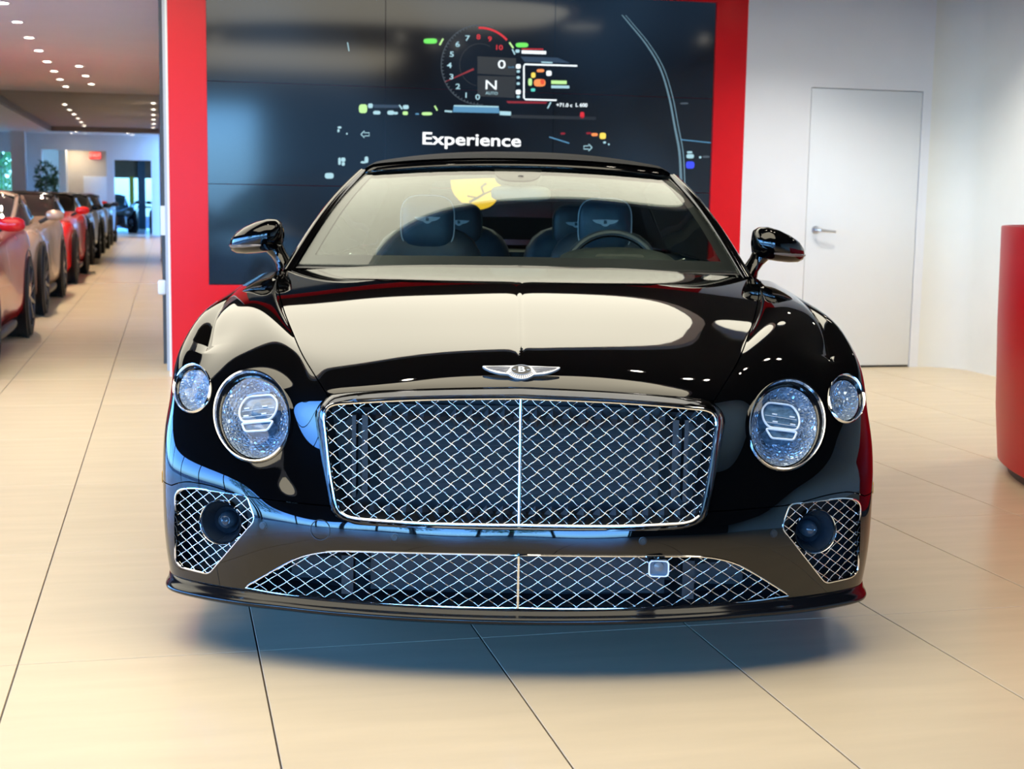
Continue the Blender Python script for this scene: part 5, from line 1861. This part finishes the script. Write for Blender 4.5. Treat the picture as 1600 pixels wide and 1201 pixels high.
stroke('fuel_mark', [(472, 372), (500, 374)], 2.6, E_ICE)
flat('fuel_text', [(681, 372), (723, 374), (723, 389), (681, 387)], E_ICE)
for x, y_, rx, ry, ma in ((163, 363, 16, 17, E_LIME), (191, 352, 9, 9, E_ICE), (215, 378, 14, 7, E_ICE), (268, 378, 13, 8, E_ICE), (287, 380, 8, 5, E_ICE), (325, 357, 11, 8, E_ICE), (323, 380, 10, 7, E_LIME), (368, 383, 7, 3, E_BLUE), (405, 382, 20, 6, E_LIME)):
    blob('row_icon', x, y_, rx, ry, ma)
stroke('row_slash', [(300, 349), (311, 365)], 2.2, E_ICE)
stroke('row_slash', [(434, 352), (444, 370)], 2.4, E_LIME)
flat('row_glow', [(200, 347), (300, 349), (300, 360), (205, 360)], E_DBLUE, 0.0006)
stext('headline', 'Experience', 737, 219.0, 18.6, ecol('pixel_headline', (0.95, 0.98, 1.0), 1.15), sx=1.36, bold=0.014, crop=False)
# arrows and remaining marks
def arrow(x, y_, s_):
    pts = [(-16, 0), (-3, -13), (-3, -6), (15, -6), (15, 6), (-3, 6), (-3, 13), (-16, 0)]
    stroke('arrow', [(x+s_*a, y_+b_) for a, b_ in pts], 1.3, E_ICE)
arrow(171, 460, 1)
arrow(1014, 510, -1)
for x, y_, rx, ry, ma in ((74, 434, 7, 4, E_ICE), (70, 446, 4, 6, E_ICE), (102, 458, 3, 3, E_ICE), (74, 562, 5, 14, E_ICE), (88, 556, 8, 8, E_ICE), (88, 572, 6, 7, E_ICE), (164, 566, 10, 4, E_ICE), (176, 556, 7, 12, E_ICE), (35, 617, 17, 11, E_ICE), (1071, 466, 12, 12, E_YEL), (1040, 461, 12, 6, E_ORG), (1018, 456, 10, 4, E_DRED), (920, 457, 9, 4, E_DRED), (1078, 491, 5, 4, E_ICE), (1094, 498, 3, 3, E_ICE), (1402, 576, 16, 14, E_VIV), (1402, 543, 14, 8, E_ICE), (1400, 528, 10, 4, E_ICE), (1462, 545, 14, 4, E_GREY), (1440, 547, 4, 4, E_ICE), (1380, 343, 16, 3, E_GREY)):
    blob('screen_mark', x, y_, rx, ry, ma)
stroke('screen_line', [(868, 470), (944, 494)], 1.8, E_BLUE)
stroke('screen_line', [(1365, 480), (1480, 492)], 1.5, E_BLUE)
stroke('screen_line', [(104, 112), (110, 145)], 1.2, E_ICE)
arc_ = smooth_poly([(1143, 8), (1170, 40), (1235, 120), (1288, 210), (1322, 320), (1343, 430), (1360, 520), (1366, 610), (1368, 700)], 6, False)
stroke('arc_line', arc_, 3.0, ecol('pixel_arc', (0.20, 0.36, 0.46), 0.55), taper=list(np.linspace(1.2, 4.2, len(arc_))))
stroke('arc_line', [(x+14, y_+1) for x, y_ in arc_], 1.4, ecol('pixel_arc', (0.2, 0.3, 0.4), 0.5), taper=list(np.linspace(0.8, 2.0, len(arc_))))
# yellow emblem low on the screen, seen through the car's rear window
yp = round_poly([(702, 262), (782, 262), (784, 300), (770, 322), (747, 329), (724, 320), (706, 300)], 10, 4)
flat('yellow_shield', [tuple(p) for p in yp], ecol('pixel_amber', (1.0, 0.52, 0.02), 1.5), 0.0008, crop=False)
stroke('shield_figure', [(733, 316), (744, 310), (756, 303), (752, 292), (760, 286)], 4.0, ecol('pixel_black2', (0.004, 0.004, 0.004), 1), 0.0016, crop=False)
stroke('shield_figure', [(756, 303), (768, 298)], 2.6, MATS['pixel_black2'], 0.0016, crop=False)
stroke('shield_figure', [(745, 309), (730, 306)], 2.4, MATS['pixel_black2'], 0.0016, crop=False)

# ================================================================== RED RECEPTION POD
cn = empty('reception_counter', (4.142, 4.6, 0))
tag(cn, 'curved red reception counter with a dark recessed plinth', 'counter')
ME = Matrix.Diagonal((0.70, 1.50, 1, 1))
def oval(prof, n=96):
    """profile of (inset from the rim, height) swept round the oval plan"""
    rows = []
    for k in range(n):
        a = 2*math.pi*k/n
        rows.append([((0.70-q)*math.cos(a), (1.50-q)*math.sin(a), z) for q, z in prof])
    return MB().strip(rows, closed_v=True)
oval([(0.70, 0.055), (0.058, 0.052), (0.047, 0.06), (0.024, 0.30), (0.008, 0.70), (0.0, 1.120), (0.003, 1.128), (0.022, 1.130), (0.028, 1.124), (0.032, 0.80), (0.70, 0.80)]).out('body', mat('red_counter', (0.55, 0.002, 0.010), spec=0.25, rough=0.36, var=0.02, vscale=2), cn, sharp=40)
oval([(0.70, 0.0), (0.10, 0.0), (0.10, 0.057), (0.70, 0.057)], 64).out('plinth', mat('plinth_brown', (0.05, 0.035, 0.025), rough=0.5, var=0.1), cn)

# ================================================================== PARKED CARS IN THE AISLE
def paint(name, col, rough=0.12, metal=0.0):
    return mat(name, col, rough=rough, metal=metal, coat=0.35, spec=0.35, var=0.03, vscale=2)
M_CGL = mat('tinted_glass', (0.008, 0.010, 0.012), rough=0.03, var=0.1, vscale=4, spec=0.7)
M_CLAMP = mat('clear_lamp', (0.55, 0.57, 0.6), rough=0.12, metal=0.6, var=0.3, vscale=40)
def sport_car():
    """low two-door coupe, nose towards -y, origin on the floor under the front axle"""
    t = empty('sports_car', (0, 0, 0))
    ST = [  # y, half width, bottom, shoulder z, centre z
        (-0.92, 0.52, 0.24, 0.50, 0.52), (-0.86, 0.70, 0.16, 0.56, 0.60), (-0.70, 0.84, 0.13, 0.62, 0.66), (-0.45, 0.92, 0.13, 0.70, 0.71), (-0.15, 0.965, 0.14, 0.80, 0.745),
        (0.15, 0.975, 0.15, 0.845, 0.79), (0.50, 0.965, 0.16, 0.85, 0.85), (0.85, 0.955, 0.16, 0.86, 0.90), (1.3, 0.945, 0.16, 0.87, 0.90), (1.8, 0.95, 0.16, 0.88, 0.90), (2.2, 0.975, 0.16, 0.91, 0.92),
        (2.6, 0.99, 0.17, 0.94, 0.95), (3.0, 0.97, 0.19, 0.93, 0.96), (3.35, 0.90, 0.24, 0.88, 0.95), (3.55, 0.80, 0.34, 0.80, 0.90), (3.60, 0.70, 0.42, 0.72, 0.80)]
    rows = []
    n = len(ST)
    tt = np.linspace(0, n-1, 76)
    Wt = spl_basis(n, tt)
    A_ = Wt@np.array(ST)
    for y_, w_, zb__, zs, zc in A_:
        pr = [(0, zc), (0.35*w_, zc+0.0), (0.62*w_, zc*0.6+zs*0.4-0.012), (0.78*w_, zs-0.002), (0.90*w_, zs-0.012), (0.965*w_, zs-0.07), (0.992*w_, zs-0.20), (1.0*w_, zb__+0.30*(zs-zb__)), (0.965*w_, zb__+0.1*(zs-zb__)), (0.88*w_, zb__)]
        pp = np.array(pr)
        Wp = spl_basis(len(pp), np.linspace(0, len(pp)-1, 28))
        half = Wp@pp
        rows.append([(-x, y_, z) for x, z in half[::-1]]+[(x, y_, z) for x, z in half[1:]])
    body = MB().strip(rows)
    body.add(rows[0], [tuple(range(len(rows[0])))])
    body.add(rows[-1], [tuple(reversed(range(len(rows[-1]))))])
    body.out('body', None, t, sharp=50)
    # glasshouse
    GS = [(0.55, 0.72, 0.86, 0.865), (0.80, 0.735, 0.86, 0.97), (1.10, 0.735, 0.87, 1.11), (1.40, 0.72, 0.88, 1.205), (1.75, 0.71, 0.89, 1.235), (2.1, 0.70, 0.90, 1.205), (2.5, 0.68, 0.92, 1.12), (2.9, 0.62, 0.94, 1.0), (3.05, 0.58, 0.94, 0.95)]
    A_ = spl_basis(len(GS), np.linspace(0, len(GS)-1, 40))@np.array(GS)
    rows = []
    for y_, w_, zb__, zt_ in A_:
        h_ = max(zt_-zb__, 0.003)
        rows.append([(w_*sx*k_, y_+0.12*(abs(k_)**2) if y_ < 1.4 else y_, zb__+h_*q) for sx, k_, q in ((-1, 1.0, 0), (-1, 0.93, 0.45), (-1, 0.82, 0.84), (-1, 0.62, 0.97), (-1, 0.3, 1.0), (1, 0, 1.0), (1, 0.3, 1.0), (1, 0.62, 0.97), (1, 0.82, 0.84), (1, 0.93, 0.45), (1, 1.0, 0))])
    MB().strip(rows).out('glasshouse', M_CGL, t, sharp=60)
    # painted roof skin and screen pillars just proud of the glass
    rf = [[(x, y_, z+0.008) for x, y_, z in r_[2:9]] for r_ in rows if 1.33 < r_[5][1] < 2.25]
    MB().strip(rf).out('roof', None, t, sharp=60)
    for s_ in (2, 8):
        MB().tube([(r_[s_][0]*1.005, r_[s_][1], r_[s_][2]+0.006) for r_ in rows if r_[5][1] < 1.5], 0.024, n=8).out('pillar', None, t)
        MB().tube([(r_[s_][0]*1.005, r_[s_][1], r_[s_][2]+0.004) for r_ in rows if r_[5][1] > 2.1], 0.03, n=8).out('pillar', None, t)
    # lamps, grille, mirrors
    for s_ in (-1, 1):
        lm = cushion(s_*0.735, -0.42, 0.665, 0.10, 0.26, 0.045, 2.4)
        lm.v = [(x+s_*0.10*(y_+0.42), y_, z+0.22*(y_+0.42)) for x, y_, z in lm.v]
        lm.out('headlight', M_CLAMP, t, sharp=80)
        cushion(s_*1.02, 0.98, 0.975, 0.095, 0.06, 0.055, 2.6).out('mirror', None, t, sharp=80)
        MB().tube([(s_*0.86, 1.0, 0.90), (s_*0.97, 0.99, 0.96)], 0.02, n=6).out('mirror_arm', M_BLACK, t)
        cushion(s_*0.62, 3.50, 0.80, 0.13, 0.05, 0.05, 2.6).out('tail_light', MATS['tail_red'], t, sharp=80)
        cushion(s_*0.80, -0.72, 0.36, 0.10, 0.08, 0.09, 3).out('side_intake', M_BLACK, t, sharp=80)
        # dark sill and side intake crease
        cushion(s_*0.955, 1.05, 0.20, 0.03, 0.62, 0.035, 3).out('sill', M_BLACK, t, sharp=80)
    cushion(0, -0.87, 0.34, 0.48, 0.07, 0.10, 3.2).out('air_intake', M_BLACK, t, sharp=80)
    # wheels
    for s_ in (-1, 1):
        for wy in (0.0, 2.6):
            Mw = Matrix.Translation((s_*0.845, wy, 0.345)) @ Matrix.Rotation(R(90*s_), 4, 'Y')
            MB().lathe([(0.0, 0.118), (0.385, 0.118), (0.395, 0.136), (0.385, 0.142), (0.37, 0.13), (0.34, 0.05)], Mw, 40).out('wheel_arch', M_BLACK, t)
            ty_ = MB().lathe([(0.25, -0.12), (0.325, -0.125), (0.343, -0.10), (0.345, 0.11), (0.330, 0.150), (0.29, 0.158), (0.255, 0.15)], Mw, 40).out('wheel', M_RUB, t, sharp=50)
            rm = MB().lathe([(0.258, 0.152), (0.25, 0.138), (0.243, 0.06), (0.0, 0.05)], Mw, 40)
            for k in range(10):
                a = 2*math.pi*k/10
                rm.tube([tuple(Mw @ Vector((0.04*math.cos(a), 0.04*math.sin(a), 0.125))), tuple(Mw @ Vector((0.25*math.cos(a), 0.25*math.sin(a), 0.146)))], [0.018, 0.012], n=6)
            rm.out('rim', M_DCHROME, ty_, sharp=40)
    return t
def copy_tree(o, parent=None):
    c = o.copy()
    COL.objects.link(c)
    c.parent = parent
    for ch in list(o.children):
        copy_tree(ch, c)
    return c
PAINTED = ('body', 'roof', 'pillar', 'mirror')
proto = sport_car()
CARS = [
    ((-2.13, 9.95, 0), 0, paint('red_paint', (0.62, 0.010, 0.016)), None, 'red sports car at the near end of the aisle row, cut by the picture edge'),
    ((-2.19, 14.85, 0), 0, paint('champagne_paint', (0.50, 0.34, 0.25), 0.22, 0.3), None, 'champagne beige sports car parked in the aisle row'),
    ((-2.20, 20.1, 0), 0, paint('bright_red_paint', (0.72, 0.012, 0.012)), paint('black_roof', (0.006, 0.006, 0.007)), 'red sports car with a black roof behind the champagne one'),
    ((-2.26, 25.6, 0), 0, paint('black_car_paint', (0.008, 0.008, 0.009)), None, 'black sports car behind the red one with the black roof'),
    ((-2.28, 30.6, 0), 0, paint('graphite_paint', (0.035, 0.036, 0.04), 0.15, 0.5), None, 'dark graphite sports car, fifth in the aisle row'),
    ((-2.30, 35.6, 0), 0, paint('dark_blue_paint', (0.010, 0.018, 0.055)), None, 'dark blue sports car near the far end of the aisle row'),
    ((-2.75, 40.3, 0), 0, paint('far_red_paint', (0.45, 0.012, 0.016)), None, 'red sports car last in the row before the display board'),
    ((-1.98, 47.4, 0), 0, MATS['black_car_paint'], None, 'black sports car seen through the far doorway'),
    ((0.42, 46.9, 0), 0, MATS['black_car_paint'], None, 'dark car mostly hidden behind the far doorway edge'),
]
for k, (loc, rz, pm, rm_, lab) in enumerate(CARS):
    o = proto if k == 0 else copy_tree(proto)
    o.location = loc
    o.rotation_euler = (0, 0, rz)
    tag(o, lab, 'car', 'sports cars parked down the aisle')
    for ch in o.children:
        if ch.name.split('.')[0] in PAINTED:
            if len(ch.data.materials) == 0:
                ch.data.materials.append(None)
            ch.material_slots[0].link = 'OBJECT'
            ch.material_slots[0].material = rm_ if (rm_ and ch.name.split('.')[0] in ('roof', 'pillar')) else pm
print('scene built', len(bpy.data.objects))
